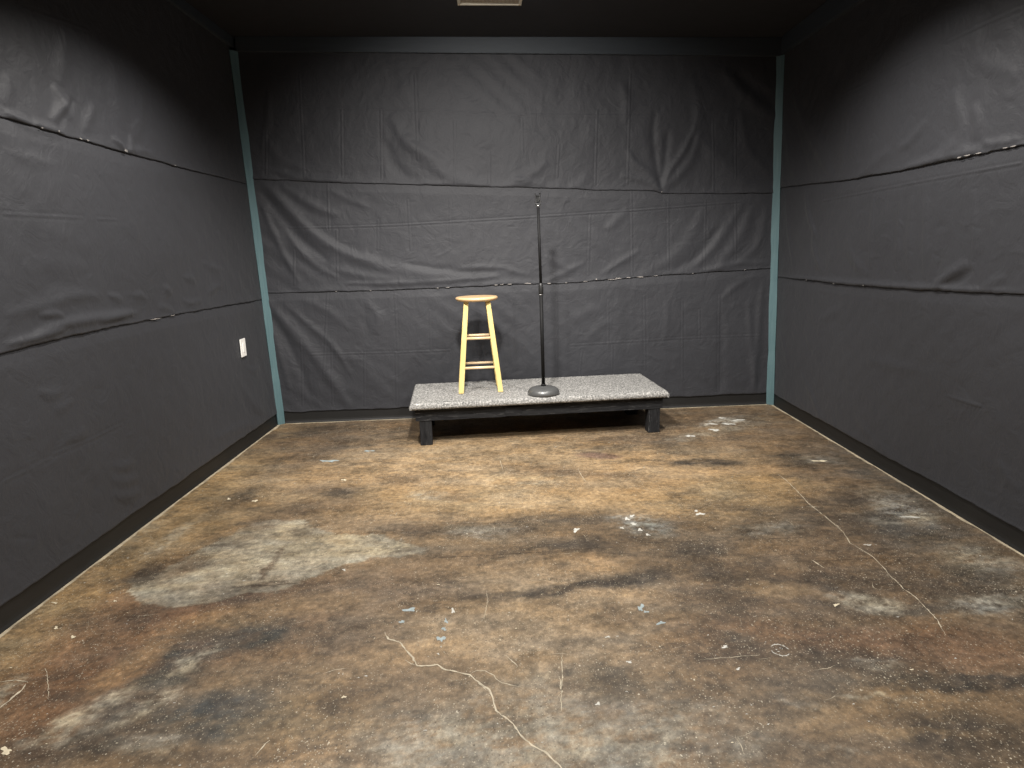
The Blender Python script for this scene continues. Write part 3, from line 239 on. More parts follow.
M['paper'] = plain('torn_white_backing', (.27, .25, .235), .8, var=.3, scale=80)
M['crack'] = plain('pale_crack_filler', (.50, .44, .33), .8, var=.3, scale=20)
M['blue'] = plain('pale_blue_paint', (.33, .39, .40), .6, var=.2, scale=60)
M['whitefleck'] = plain('chalky_white_fleck', (.56, .55, .50), .8, var=.2, scale=60)
M['cream'] = plain('cream_paint_fleck', (.66, .58, .42), .7, var=.2, scale=60)
M['joint'] = plain('dark_slab_joint', (.05, .036, .024), .8, var=.4, scale=14)
M['edge'] = plain('bare_concrete_edge', (.40, .34, .24), .85, var=.35, scale=14)

# ------------------------------------------------------------------ room planes
def back_y(x): return 5.456+(x+1.9195)/4.25*.088
def left_x(y, z): return -1.9195-.018*(5.456-y)-.0236*z
def right_x(y, z): return 2.33-.02*(5.54-y)-.018*z
def low_z(x, y=5.5): return 2.915-(x+1.95)*.122/4.25+(5.45-y)*.03*(1 if x < 0 else -.15)   # underside of the top boards
CEIL = .150
YN = -1.6                                               # wall behind the viewpoint

def solid_wall(name, a, b, c_, d, out, mat='wall'):
    bm = bmesh.new()
    o = Vector(out)
    hexa(bm, [a, b, c_, d], [Vector(p)+o for p in (a, b, c_, d)])
    return tag(bm_obj(name, bm, M[mat]), kind='structure')
ZT = 3.25
BLx, BRx = -1.9195, 2.33
solid_wall('wall_back', (-2.1, back_y(-2.1), 0), (2.5, back_y(2.5), 0), (2.5, back_y(2.5), ZT), (-2.1, back_y(-2.1), ZT), (0, .12, 0))
solid_wall('wall_left', (left_x(YN, 0), YN, 0), (left_x(5.46, 0), 5.46, 0), (left_x(5.46, ZT), 5.46, ZT), (left_x(YN, ZT), YN, ZT), (-.12, 0, 0))
solid_wall('wall_right', (right_x(YN, 0), YN, 0), (right_x(5.54, 0), 5.54, 0), (right_x(5.54, ZT), 5.54, ZT), (right_x(YN, ZT), YN, ZT), (.12, 0, 0))
solid_wall('wall_front', (-2.2, YN, 0), (2.4, YN, 0), (2.4, YN, ZT), (-2.2, YN, ZT), (0, -.12, 0))
def cz(x, y): return 3.015-(x+1.95)*.09/4.25
pts = [(-2.2, YN-.12), (2.5, YN-.12), (2.5, 5.66), (-2.2, 5.66)]
bm = bmesh.new(); hexa(bm, [(x, y, cz(x, y)) for x, y in pts], [(x, y, cz(x, y)+.12) for x, y in pts])
tag(bm_obj('ceiling', bm, M['ceiling']), kind='structure')

# boards along the top of the walls and strips in the corners
bm = bmesh.new(); t = .045
x0, x1 = -1.93, 2.27
hexa(bm, [(x0, back_y(x0), low_z(-1.95)), (x1, back_y(x1), low_z(2.3)), (x1, back_y(x1)-t, low_z(2.3)), (x0, back_y(x0)-t, low_z(-1.95))],
     [(x0, back_y(x0), cz(x0, 0)), (x1, back_y(x1), cz(x1, 0)), (x1, back_y(x1)-t, cz(x1, 0)), (x0, back_y(x0)-t, cz(x0, 0))], .004)
tag(bm_obj('trim_1', bm, M['beam']), kind='structure')
bm = bmesh.new(); zl = 2.945; zf = 3.03; X = lambda y, z: left_x(y, z)
cl = cz(-1.95, 0)
hexa(bm, [(X(5.45, zl), 5.45, zl), (X(5.45, zl)+t, 5.45, zl), (X(YN, zl)+t, YN, zl+.02), (X(YN, zl), YN, zl+.02)],
     [(X(5.45, zl), 5.45, cl), (X(5.45, zl)+t, 5.45, cl), (X(YN, zl)+t, YN, cl), (X(YN, zl), YN, cl)], .004)
tag(bm_obj('trim_2', bm, M['beam']), kind='structure')
bm = bmesh.new(); zr = 2.80; X = lambda y, z: right_x(y, z); cr = cz(2.25, 0)
hexa(bm, [(X(5.48, zr), 5.48, zr), (X(YN, zr), YN, zr-.12), (X(YN, zr)-t, YN, zr-.12), (X(5.48, zr)-t, 5.48, zr)],
     [(X(5.48, zr), 5.48, cr), (X(YN, zr), YN, cr), (X(YN, zr)-t, YN, cr), (X(5.48, zr)-t, 5.48, cr)], .004)
tag(bm_obj('trim_3', bm, M['beam']), kind='structure')
def corner_strip(name, side):
    bm = bmesh.new(); rings = []
    n = 24
    for i in range(n+1):
        f = i/n
        zt = 2.918 if side < 0 else 2.797
        z = zt*f
        w = .058+.003*math.sin(i*1.1)+.0015*math.sin(i*2.7)
        if side < 0:
            xc = left_x(5.456, z); yc = back_y(xc)
            # face nodes: on side wall and on back wall, thickness towards the corner
            p = [(xc+.016, yc-w, z), (xc+w*1.02, yc-.016, z), (xc+w*1.02-.012, yc-.004, z), (xc+.004, yc-w+.012, z)]
        else:
            xc = right_x(5.54, z); yc = back_y(xc)
            p = [(xc-.016, yc-w, z), (xc-w*1.05, yc-.016, z), (xc-w*1.05+.012, yc-.004, z), (xc-.004, yc-w+.012, z)]
        rings.append([bm.verts.new(q) for q in p])
    for A, B in zip(rings, rings[1:]):
        for k in range(4): bm.faces.new((A[k], A[(k+1) % 4], B[(k+1) % 4], B[k]))
    bm.faces.new(rings[0]); bm.faces.new(rings[-1][::-1])
    o = bm_obj(name, bm, M['teal']); tag(o, kind='structure')
corner_strip('trim_4', -1); corner_strip('trim_5', 1)

# rubber base boards
def baseboard(name, P0, P1, nrm, h=.108):
    P0, P1, nrm = Vector(P0), Vector(P1), Vector(nrm).normalized()
    prof = [(0, 0), (.016, 0), (.014, .006), (.010, .016), (.008, .03), (.007, h-.006), (.005, h), (0, h)]
    pts = [P0+nrm*d+Vector((0, 0, z)) for d, z in prof]
    tag(bm_obj(name, prism(pts, P1-P0), M['rubber']), kind='structure')
baseboard('baseboard_back', (-1.86, back_y(-1.86), 0), (2.27, back_y(2.27), 0), (0, -1, 0))
baseboard('baseboard_left', (left_x(YN, .05), YN, 0), (left_x(5.39, .05), 5.39, 0), (1, 0, 0))
baseboard('baseboard_right', (right_x(5.47, .05), 5.47, 0), (right_x(YN, .05), YN, 0), (-1, 0, 0))

# ------------------------------------------------------------------ floor
COL = dict(ochre=(.27, .180, .092), gold=(.27, .182, .085), rust=(.155, .085, .046), umber=(.118, .080, .050), dark=(.060, .046, .034),
           char=(.068, .064, .055), tan=(.33, .235, .135), tan2=(.27, .20, .125), pale=(.33, .285, .205), pale2=(.40, .345, .25),
           cement=(.30, .265, .205), white=(.55, .54, .49), blue=(.38, .41, .39), plum=(.10, .05, .05))
def build_floor():
    xs = np.concatenate([np.linspace(-2.12, 2.42, 560)]); ys = np.concatenate([np.linspace(YN-.05, 1.3, 40)[:-1], np.linspace(1.3, 5.60, 520)])
    X, Y = np.meshgrid(xs, ys); ny, nx = X.shape
    wx = X+.06*fbm(X*2.6, Y*2.6, 11, 6, .72)+.026*fbm(X*18, Y*24, 12, 4, .8); wy = Y+.055*fbm(X*2.6+5, Y*3.0, 21, 6, .72)+.024*fbm(X*18, Y*26, 22, 4, .8)
    col = np.empty((ny, nx, 3)); col[:] = (.225, .152, .084)
    n0 = fbm(X*.8, Y*1.2, 31, 4)[..., None]
    col = col*(1+.18*n0)
    rag = fbm(X*11, Y*17, 41, 5, .85); rag2 = fbm(X*8, Y*13, 43, 5, .8)
    # worn pale patch with a ragged outline
    pu = np.array([p[0] for p in PATCH]); pv = np.array([p[1] for p in PATCH]); ins_ = np.zeros(X.shape, bool); dm = np.full(X.shape, 9.)
    jx = X+.055*fbm(X*9, Y*9, 15, 5, .9)+.05*fbm(X*2.5, Y*2.5, 17, 2); jy = Y+.055*fbm(X*9, Y*9, 16, 5, .9)+.05*fbm(X*2.5, Y*2.5, 18, 2)
    for q in range(len(PATCH)):
        ax, ay, bx, by = pu[q], pv[q], pu[(q+1) % len(PATCH)], pv[(q+1) % len(PATCH)]
        cr_ = ((ay > jy) != (by > jy)) & (jx < (bx-ax)*(jy-ay)/(by-ay+1e-12)+ax); ins_ ^= cr_
        t_ = np.clip(((jx-ax)*(bx-ax)+(jy-ay)*(by-ay))/((bx-ax)**2+(by-ay)**2+1e-12), 0, 1)
        dm = np.minimum(dm, np.hypot(jx-ax-t_*(bx-ax), jy-ay-t_*(by-ay)))
    sd = np.where(ins_, dm, -dm)
    wp = np.clip(np.clip(.5+sd/.02, 0, 1)*(.80+.45*fbm(X*6, Y*8, 19, 6, .85)), 0, 1)
    patch_done = False
    for i, (cx, cy, a, b, d, cname, s, so) in enumerate(STAINS):
        if cname == 'pale':
            if not patch_done:
                col = col*(1-wp[..., None])+np.array(COL['pale'])*wp[..., None]; patch_done = True
            continue
        u = a*(wx-cx); v = b*(wx-cx)+d*(wy-cy)
        r = np.sqrt(u*u+v*v)
        nn = .30*fbm(X*4.5, Y*8, 50+i % 7, 5, .72)
        w = np.clip((1+so*.75-r+nn)/(so*1.5+.06), 0, 1); w = w*w*(3-2*w)*s
        if cname in ('cement', 'white', 'pale2', 'blue'):
            w = w*np.clip(.62+1.9*rag, 0, 1.35)
        elif cname in ('dark', 'char', 'umber'):
            w = w*np.clip(1.0+.9*rag2, .25, 1.25)
        w = np.clip(w, 0, 1)
        col = col*(1-w[..., None])+np.array(COL[cname])*w[..., None]
    # trowel streaks and mottling that belong to the stain itself
    m1 = fbm(X*6, Y*7, 71, 6, .8); m2 = fbm(X*30, Y*36, 81, 2, .9); m3 = fbm(X*2, Y*7, 91, 5, .7)
    col *= np.clip(1+.62*m1+.32*m2+.25*m3, .3, 2.3)[..., None]
    hue = fbm(X*3.3, Y*7.5, 95, 5, .65)
    col[..., 0] *= 1+.12*hue; col[..., 2] *= 1-.22*hue
    dk = np.clip((fbm(X*3.6, Y*7.5, 97, 6, .8)-.16)*4, 0, 1)*.5
    col = col*(1-dk[..., None])+np.array((.075, .055, .038))*dk[..., None]
    lum = col@np.array((.3, .59, .11)); col = lum[..., None]+(col-lum[..., None])*.88; col[..., 0] *= .955; col[..., 1] *= .985; col = np.clip(.155*(np.maximum(col, .004)/.155)**1.16, .012, .8)*.90
    V = np.stack([X.ravel(), Y.ravel(), np.zeros(X.size)], 1)
    idx = np.arange(X.size).reshape(ny, nx)
    F = np.stack([idx[:-1, :-1].ravel(), idx[:-1, 1:].ravel(), idx[1:, 1:].ravel(), idx[1:, :-1].ravel()], 1)
    verts = V.tolist(); faces = F.tolist(); mats = [0]*len(faces)
    # pale cracks, paint flecks: slightly raised irregular patches on the same slab
    rnd = random.Random(8)
    def ribbon(pts, w, mi, z=.0007):
        fine = []
        for (x0, y0), (x1, y1) in zip(pts, pts[1:]):
            n = max(2, int(math.hypot(x1-x0, y1-y0)/.012))
            for k in range(n):
                t = k/n; fine.append((x0+(x1-x0)*t+rnd.uniform(-.002, .002), y0+(y1-y0)*t+rnd.uniform(-.002, .002)))
        fine.append(tuple(pts[-1]))
        b0 = len(verts)
        for k, (x, y) in enumerate(fine):
            p = fine[max(0, k-1)]; q = fine[min(len(fine)-1, k+1)]
            dx, dy = q[0]-p[0], q[1]-p[1]; l = math.hypot(dx, dy) or 1
            e = min(1, k/3, (len(fine)-1-k)/3)
            ww = w*.5*(.25+rnd.random()*1.0)*(.25+.75*e)
            verts.append([x-dy/l*ww, y+dx/l*ww, z]); verts.append([x+dy/l*ww, y-dx/l*ww, z])
        for k in range(len(fine)-1):
            a = b0+2*k; faces.append([a+1, a+3, a+2, a]); mats.append(mi)
    for w, pts in CRACKS: ribbon(pts, w/1000, 1)
    for w, pts in JOINTS: ribbon(pts, w/1000, 6, .0006)
    def fleck(c, ex, ey, mi, n=22, z=.0009):
        ph = [rnd.uniform(0, 6.28) for _ in range(4)]
        b0 = len(verts); verts.append([c[0], c[1], z])
        for k in range(n):
            t = 2*PI*k/n
            r = .6+.2*math.sin(2*t+ph[0])+.2*math.sin(3*t+ph[1])+.14*math.sin(5*t+ph[2])+rnd.uniform(-.1, .1)
            r = max(.25, r)
            verts.append([c[0]+r*(ex[0]*math.cos(t)+ey[0]*math.sin(t)), c[1]+r*(ex[1]*math.cos(t)+ey[1]*math.sin(t)), z])
        ex = (ex[0]*.8, ex[1]*.8)
        for k in range(n): faces.append([b0, b0+1+k, b0+1+(k+1) % n]); mats.append(mi)
    mi_of = dict(blue=2, white=3, cream=4)
    for c, (p, px, py) in FLECKS:
        fleck(p, (px[0]-p[0], px[1]-p[1]), (-(py[0]-p[0]), -(py[1]-p[1])), mi_of[c])
    # thumb-sized ring mark
    p, px, py = RING
    ring = [(p[0]+(px[0]-p[0])*math.cos(t)+(p[0]-py[0])*math.sin(t)*.0+(px[0]-p[0])*0, p[1]+(p[1]-py[1])*math.sin(t)) for t in [2*PI*k/26 for k in range(27)]]
    ribbon(ring[:11], .005, 3); ribbon(ring[13:24], .004, 3)
    for k in range(5):
        a = rnd.uniform(0, 6.28); fleck((p[0]+.012*math.cos(a), p[1]+.012*math.sin(a)), (.006, 0), (0, .004), 3, 10)
    # scattered tiny chips
    for k in range(1500):
        x = rnd.uniform(-1.9, 2.2); y = 1.45+3.95*rnd.random()**1.1
        s = .0013+.004*rnd.random()**4
        fleck((x, y), (s*rnd.uniform(.8, 2), 0), (0, s), rnd.choice((3, 3, 4)), 7)
    # scratches
    for k in range(70):
        x = rnd.uniform(-1.9, 2.2); y = rnd.uniform(1.6, 5.3); a = rnd.uniform(-.5, .5) if rnd.random() < .6 else rnd.uniform(0, 3); l = rnd.uniform(.03, .12)
        ribbon([(x, y), (x+l*math.cos(a)*.5, y+l*math.sin(a)*.5), (x+l*math.cos(a+.15), y+l*math.sin(a+.15))], .0015, 1)
    # bare edge of the slab along the walls
    def edge(P, Q, nrm):
        n = 160; b0 = len(verts)
        for k in range(n+1):
            t = k/n; x = P[0]+(Q[0]-P[0])*t; y = P[1]+(Q[1]-P[1])*t; w = .017+.010*rnd.random()+.012*abs(math.sin(k*.31)*math.sin(k*.13))
            verts.append([x, y, .0006]); verts.append([x+nrm[0]*w, y+nrm[1]*w, .0006])
        for k in range(n): a = b0+2*k; faces.append([a, a+1, a+3, a+2]); mats.append(5)
    edge((left_x(YN, 0)+.005, YN), (left_x(5.4, 0)+.005, 5.4), (1, 0)); edge((right_x(YN, 0)-.005, YN), (right_x(5.5, 0)-.005, 5.5), (-1, 0))
    edge((-1.85, back_y(-1.85)-.008), (2.27, back_y(2.27)-.008), (0, -1))
    me = bpy.data.meshes.new('floor'); me.from_pydata(verts, [], faces); me.update()
    ca = me.color_attributes.new('stain', 'FLOAT_COLOR', 'POINT')
    A = np.ones((len(verts), 4)); A[:, :3] = .3; A[:X.size, :3] = col.reshape(-1, 3)
    ca.data.foreach_set('color', A.ravel().astype(np.float32))
    m, nt, b = new_mat('stained_concrete')
    at = N(nt, 'ShaderNodeAttribute', attribute_name='stain'); v = texco(nt, 'Object', (1.25, 1, 1))
    f1 = noise(nt, v, 38, 8, .85)
    c = mix(nt, 1.0, at.outputs[0], ramp(nt, f1, [(.30, g(.45)), (.5, g(.96)), (.70, g(1.75))]), 'MULTIPLY')
    f2 = noise(nt, v, 85, 4, .8)
    c = mix(nt, ramp(nt, f2, [(.60, g(0)), (.68, g(.75))]), c, (.42, .37, .27))
    f3 = noise(nt, v, 110, 3, .7)
    c = mix(nt, ramp(nt, f3, [(.26, g(.65)), (.36, g(0))]), c, (.05, .036, .026))
    def specks(scale, rad, keep, amt, colr):
        nonlocal c
        vo = N(nt, 'ShaderNodeTexVoronoi'); vo.inputs['Scale'].default_value = scale
        dn = N(nt, 'ShaderNodeVectorMath', operation='MULTIPLY_ADD'); nn = N(nt, 'ShaderNodeTexNoise'); nn.inputs['Scale'].default_value = scale*3
        nt.links.new(v, nn.inputs[0]); nt.links.new(nn.outputs['Color'], dn.inputs[0]); dn.inputs[1].default_value = (.35/scale,)*3; nt.links.new(v, dn.inputs[2])
        nt.links.new(dn.outputs[0], vo.inputs['Vector'])
        a_ = ramp(nt, vo.outputs['Distance'], [(rad*.7, g(1)), (rad*1.2, g(0))])
        sx = N(nt, 'ShaderNodeSeparateColor'); nt.links.new(vo.outputs['Color'], sx.inputs[0])
        k_ = ramp(nt, sx.outputs[0], [(keep, g(0)), (min(1, keep+.05), g(1))])
        ml = N(nt, 'ShaderNodeMath', operation='MULTIPLY'); nt.links.new(a_, ml.inputs[0]); nt.links.new(k_, ml.inputs[1])
        m2_ = N(nt, 'ShaderNodeMath', operation='MULTIPLY'); nt.links.new(ml.outputs[0], m2_.inputs[0]); m2_.inputs[1].default_value = amt
        lo = ramp(nt, noise(nt, v, 2.2, 5, .7), [(.38, g(.15)), (.62, g(1))])
        m3_ = N(nt, 'ShaderNodeMath', operation='MULTIPLY'); nt.links.new(m2_.outputs[0], m3_.inputs[0]); nt.links.new(lo, m3_.inputs[1])
        c = mix(nt, m3_.outputs[0], c, colr)
    specks(55, .20, .35, .75, (.05, .036, .025))
    specks(52, .15, .45, .85, (.58, .52, .40))
    specks(24, .085, .6, .95, (.66, .60, .47))
    specks(95, .22, .40, .7, (.52, .46, .35))
    nt.links.new(c, b.inputs['Base Color'])
    rr = ramp(nt, noise(nt, v, 6, 6, .7), [(.3, g(.42)), (.7, g(.68))]); nt.links.new(rr, b.inputs['Roughness'])
    b.inputs['Specular IOR Level'].default_value = .45
    bump(nt, b, f1, .35, .003)
    me.materials.append(m)
    for k in ('crack', 'blue', 'whitefleck', 'cream', 'edge', 'joint'): me.materials.append(M[k])
    me.polygons.foreach_set('material_index', mats)
    o = link(bpy.data.objects.new('floor', me)); tag(o, kind='structure')
build_floor()
bm = bmesh.new(); add_box(bm, -2.2, 2.5, YN-.12, 5.68, -.15, -.004)
tag(bm_obj('floor_slab', bm, M['edge']), kind='structure')

# ------------------------------------------------------------------ black cloth on the walls
def interp(poly, u):
    p = sorted(poly); return np.interp(u, [a[0] for a in p], [a[1] for a in p])
def seg_dist(U, Z, pts, wmax):
    """distance to polyline and position along it 0..1"""
    best = np.full(U.shape, 1e9); al = np.zeros(U.shape); L = [0]
    for a, b in zip(pts, pts[1:]): L.append(L[-1]+math.hypot(b[0]-a[0], b[1]-a[1]))
    tot = L[-1] or 1
    for i, (a, b) in enumerate(zip(pts, pts[1:])):
        dx, dy = b[0]-a[0], b[1]-a[1]; l2 = dx*dx+dy*dy or 1e-9
        t = np.clip(((U-a[0])*dx+(Z-a[1])*dy)/l2, 0, 1)
        d = np.hypot(U-a[0]-t*dx, Z-a[1]-t*dy); m = d < best
        best = np.where(m, d, best); al = np.where(m, (L[i]+t*math.sqrt(l2))/tot, al)
    return best, al
def smooth_poly(pts):
    for _ in range(2):
        if len(pts) < 3: return pts
        q = [pts[0]]
        for a, b in zip(pts, pts[1:]):
            q += [[a[0]*.75+b[0]*.25, a[1]*.75+b[1]*.25], [a[0]*.25+b[0]*.75, a[1]*.25+b[1]*.75]]
        pts = q+[pts[-1]]
    return pts
def cloth(side, k, label):
    """strip k of the wall covering (0 top, 1 middle, 2 bottom)"""
    if side == 'back': u0, u1, step = -1.93, 2.27, .0075
    elif side == 'left': u0, u1, step = YN+.02, 5.40, .010
    else: u0, u1, step = YN+.02, 5.48, .010
    if side == 'back': us = np.arange(u0, u1, step)
    else: us = np.concatenate([np.arange(u0, 2.3, .06), np.arange(2.3, u1, step)])
    S = SEAMS[side]
    wig = lambda s: .004*fbm(us*5, us*0+3, 300+s, 3)+.0025*fbm(us*25, us*0, 310+s, 2)
    def top_of():
        if side == 'back': return np.array([low_z(u)+.01 for u in us])*0+2.915-(us+1.95)*.122/4.25+.012
        if side == 'left': return np.full(us.shape, 2.965)
        return 2.81-(5.54-us)*.017+.005
    bot = (interp(S[k], us)+wig(k)) if k < 2 else np.full(us.shape, .098)+.006*fbm(us*3, us*0, 330, 3)+.004*fbm(us*14, us*0, 331, 2)
    top = top_of() if k == 0 else interp(S[k-1], us)+.035
    nz = int(1.0/.0075)
    T = np.linspace(0, 1, nz)[:, None]
    Z = bot[None]*(1-T)+top[None]*T; U = np.repeat(us[None], nz, 0)
    seed = {'back': 100, 'left': 140, 'right': 180}[side]+k*10
    h = .007*fbm(U*1.3, Z*1.3, seed, 4)+.0042*fbm(U*5+2*fbm(U, Z, seed+5, 2), Z*3.5, seed+1, 4, .55)+.0016*fbm(U*14, Z*9, seed+2, 3)
    # diagonal drag ripples
    h += (.0018 if side == 'back' else .0006)*np.sin((U*.8+Z*1.0)*38+4*fbm(U*1.2, Z*1.2, seed+3, 3))*np.clip(fbm(U*1.1+9, Z*1.1, seed+4, 2)*2, 0, 1)
    fs = 1.7 if side == 'back' else 1.6
    rnd = random.Random(seed); extra = []
    ulo = max(u0, 2.3) if side != 'back' else u0
    for q in range(110 if side == 'back' else 130):
        uu = rnd.uniform(ulo, u1); bb = float(np.interp(uu, us, bot)); tt = float(np.interp(uu, us, top))
        zz = bb+(tt-bb)*rnd.random()**(1.7 if k < 2 else 1.1); l = rnd.uniform(.03, .16)
        an = rnd.choice((rnd.gauss(.75, .35), rnd.gauss(2.3, .35), rnd.gauss(0, .25), rnd.gauss(1.5, .2)))
        b1 = rnd.uniform(-.3, .3)
        extra.append([rnd.uniform(.004, .012), rnd.uniform(.0005, .0022)*rnd.choice((1, 1, -1))/fs, [[uu, zz], [uu+l*.5*math.cos(an), zz+l*.5*math.sin(an)], [uu+l*math.cos(an+b1), zz+l*math.sin(an+b1)]]])
    for w, a, pts in FOLDS[side]+extra:
        pu = [p[0] for p in pts]; pz = [p[1] for p in pts]; mg = w*3
        i0, i1 = np.searchsorted(us, min(pu)-mg), np.searchsorted(us, max(pu)+mg)
        if i1-i0 < 2 or min(pz)-mg > top.max() or max(pz)+mg < bot.min(): continue
        Uc, Zc = U[:, i0:i1], Z[:, i0:i1]
        d, al = seg_dist(Uc, Zc, smooth_poly(pts), w)
        ww = w*(.75+.4*np.sin(al*PI)); e = np.sin(np.clip(al, .0, 1)*PI)**.5
        e = np.where((al > 0) & (al < 1), e, 0)
        h[:, i0:i1] += fs*a*e*np.exp(-(d/ww)**2)
    for q, pts in CREASES[side]:
        d, al = seg_dist(U, Z, [p for p in pts], .01)
        h += .0034*q*(.6+.4*fbm(U*9, Z*9, seed+6, 2))*np.exp(-(d/.0055)**2)-  .0018*q*np.exp(-((d-.010)/.006)**2)
    db = (Z-bot[None]); dt = (top[None]-Z)
    # rolled lower edge standing proud of the strip beneath
    h = h*np.clip(db/.02+.3, 0, 1)
    h += .014+(.002 if k > 1 else .005 if side == 'back' else .0035)*np.exp(-(db/.035)**2)*(1+.7*fbm(U*7, U*0, seed+8, 3))
    if k > 0: h = np.where(dt < .10, h*np.clip(dt/.10, 0, 1)*.75+.0055+.0*dt, h*(.75+.25*np.clip((dt-.1)/.1, 0, 1))+.0055*np.clip(1-(dt-.1)/.1, 0, 1))
    h = np.maximum(h, .0045)
    # fade to flat at the strip ends
    rows_U = np.vstack([U[:1], U]); rows_Z = np.vstack([Z[:1]+.001, Z]); H = np.vstack([np.full((1, len(us)), .001), h])
    if side == 'back': P = np.stack([rows_U, 5.456+(rows_U+1.9195)/4.25*.088-H, rows_Z], -1)
    elif side == 'left': P = np.stack([left_x(rows_U, rows_Z)+H, rows_U, rows_Z], -1)
    else: P = np.stack([right_x(rows_U, rows_Z)-H, rows_U, rows_Z], -1)
    ny, nx = P.shape[:2]; idx = np.arange(ny*nx).reshape(ny, nx)
    F = np.stack([idx[:-1, :-1].ravel(), idx[:-1, 1:].ravel(), idx[1:, 1:].ravel(), idx[1:, :-1].ravel()], 1)
    if side == 'left': F = F[:, ::-1]
    o = mesh_obj('fabric_panel', P.reshape(-1, 3), F.tolist(), M['fabric'], None, True)
    tag(o, label, 'fabric', 'black cloth strips covering the walls')
    # torn backing and staples showing at the lower edge
    for (u, z, rx, rz) in TEARS[side]:
        zb = float(np.interp(u, us, bot))
        if k < 2 and abs(z-zb) < .14 and (k == 0) == (z > 1.6):
            rnd = random.Random(int(u*1000)); n = 14; vs = []
            # a tear is a scrap clinging to the front of the edge
            for t in range(n):
                a = 2*PI*t/n; rr = .65+.5*rnd.random()
                vs.append((u+rx*rr*math.cos(a), zb+.004+(z-zb)*.25+rz*rr*math.sin(a)))
            i = min(len(us)-1, max(0, int(np.searchsorted(us, u))))
            off = float(h[:8, max(0, i-3):i+4].max())+.0015
            def W(q, d):
                if side == 'back': return (q[0], back_y(q[0])-off-d, q[1])
                if side == 'left': return (left_x(q[0], q[1])+off+d, q[0], q[1])
                return (right_x(q[0], q[1])-off-d, q[0], q[1])
            bm = bmesh.new(); A = [bm.verts.new(W(q, 0)) for q in vs]; Bv = [bm.verts.new(W(q, .001)) for q in vs]
            bm.faces.new(A); bm.faces.new(Bv[::-1])
            for t in range(n): bm.faces.new((A[t], Bv[t], Bv[(t+1) % n], A[(t+1) % n]))
            s = bm_obj('torn_scrap' if rx > .012 else 'staple', bm, M['paper'], o)
            s['label'] = 'whitish scrap showing along the seam' if rx > .012 else 'tiny bright staple'
    return o
names = {'back': 'back wall', 'left': 'left wall', 'right': 'right wall'}
LAB = {('back', 0): 'black cloth strip across the top of the back wall, under the ceiling board',
       ('back', 1): 'black wrinkled cloth strip across the middle of the back wall, behind the microphone stand top',
       ('back', 2): 'black cloth strip across the bottom of the back wall, behind the stool and riser',
       ('left', 0): 'black cloth strip along the top of the left wall',
       ('left', 1): 'black cloth strip along the middle of the left wall, above the white wall plate',
       ('left', 2): 'black cloth strip along the bottom of the left wall, around the white wall plate',
       ('right', 0): 'black cloth strip along the top of the right wall',
       ('right', 1): 'black cloth strip along the middle of the right wall, between two seams',
       ('right', 2): 'black cloth strip along the bottom of the right wall, above the baseboard'}
for (s, k), lab in LAB.items(): cloth(s, k, lab)

# ------------------------------------------------------------------ white wall plate on the left wall
pz, py = .732, 4.89
pl = empty('wall_plate', (left_x(py, pz)+.020, py, pz), 'small white rectangular wall plate low on the left black wall', 'wall plate')
bm = bmesh.new(); add_box(bm, 0, .008, -.046, .046, -.066, .066, .003); bm_obj('plate', bm, M['white'], pl)
bm = bmesh.new(); add_box(bm, .006, .011, -.017, .017, -.034, .034, .0015); bm_obj('cover_insert', bm, M['white'], pl)
for s in (-1, 1):
    bm = bmesh.new(); tube(bm, (.007, 0, s*.048), (.0092, 0, s*.048), .003, 12); bm_obj('screw', bm, M['white'], pl)

# ------------------------------------------------------------------ ceiling vent
vx, vy = -.007, 4.76
vr = empty('ceiling_vent', (vx, vy, cz(vx, vy)), 'cream rectangular air vent grille in the black ceiling', 'vent')
vr.rotation_euler = (0, math.atan(.09/4.25), .02)
fw, fd = .210, .36
bm = bmesh.new(); bw = .020
for (a0, a1, b0, b1) in ((-fw, fw, -bw, 0), (-fw, fw, -fd, -fd+bw), (-fw, -fw+bw, -fd+bw, -bw), (fw-bw, fw, -fd+bw, -bw)):
    add_box(bm, a0, a1, b0, b1, -.014, 0, .003)
bm_obj('frame', bm, M['vent'], vr)
bm = bmesh.new(); add_box(bm, -fw+bw, fw-bw, -fd+bw, -bw, -.003, 0); bm_obj('backing', bm, M['ventdark'], vr)
n = 44
bm = bmesh.new()
for i in range(n):
    x = -fw+bw+(2*fw-2*bw)*(i+.5)/n; add_box(bm, x-.001, x+.001, -fd+bw, -bw, -.012, -.003)
bm_obj('grille', bm, M['vent'], vr)
for s in (-1, 1):
    for yy in (-.014, -fd+.014):
        bm = bmesh.new(); tube(bm, (s*(fw-.014), yy, -.0135), (s*(fw-.014), yy, -.016), .005, 12); bm_obj('screw', bm, M['ventdark'], vr)

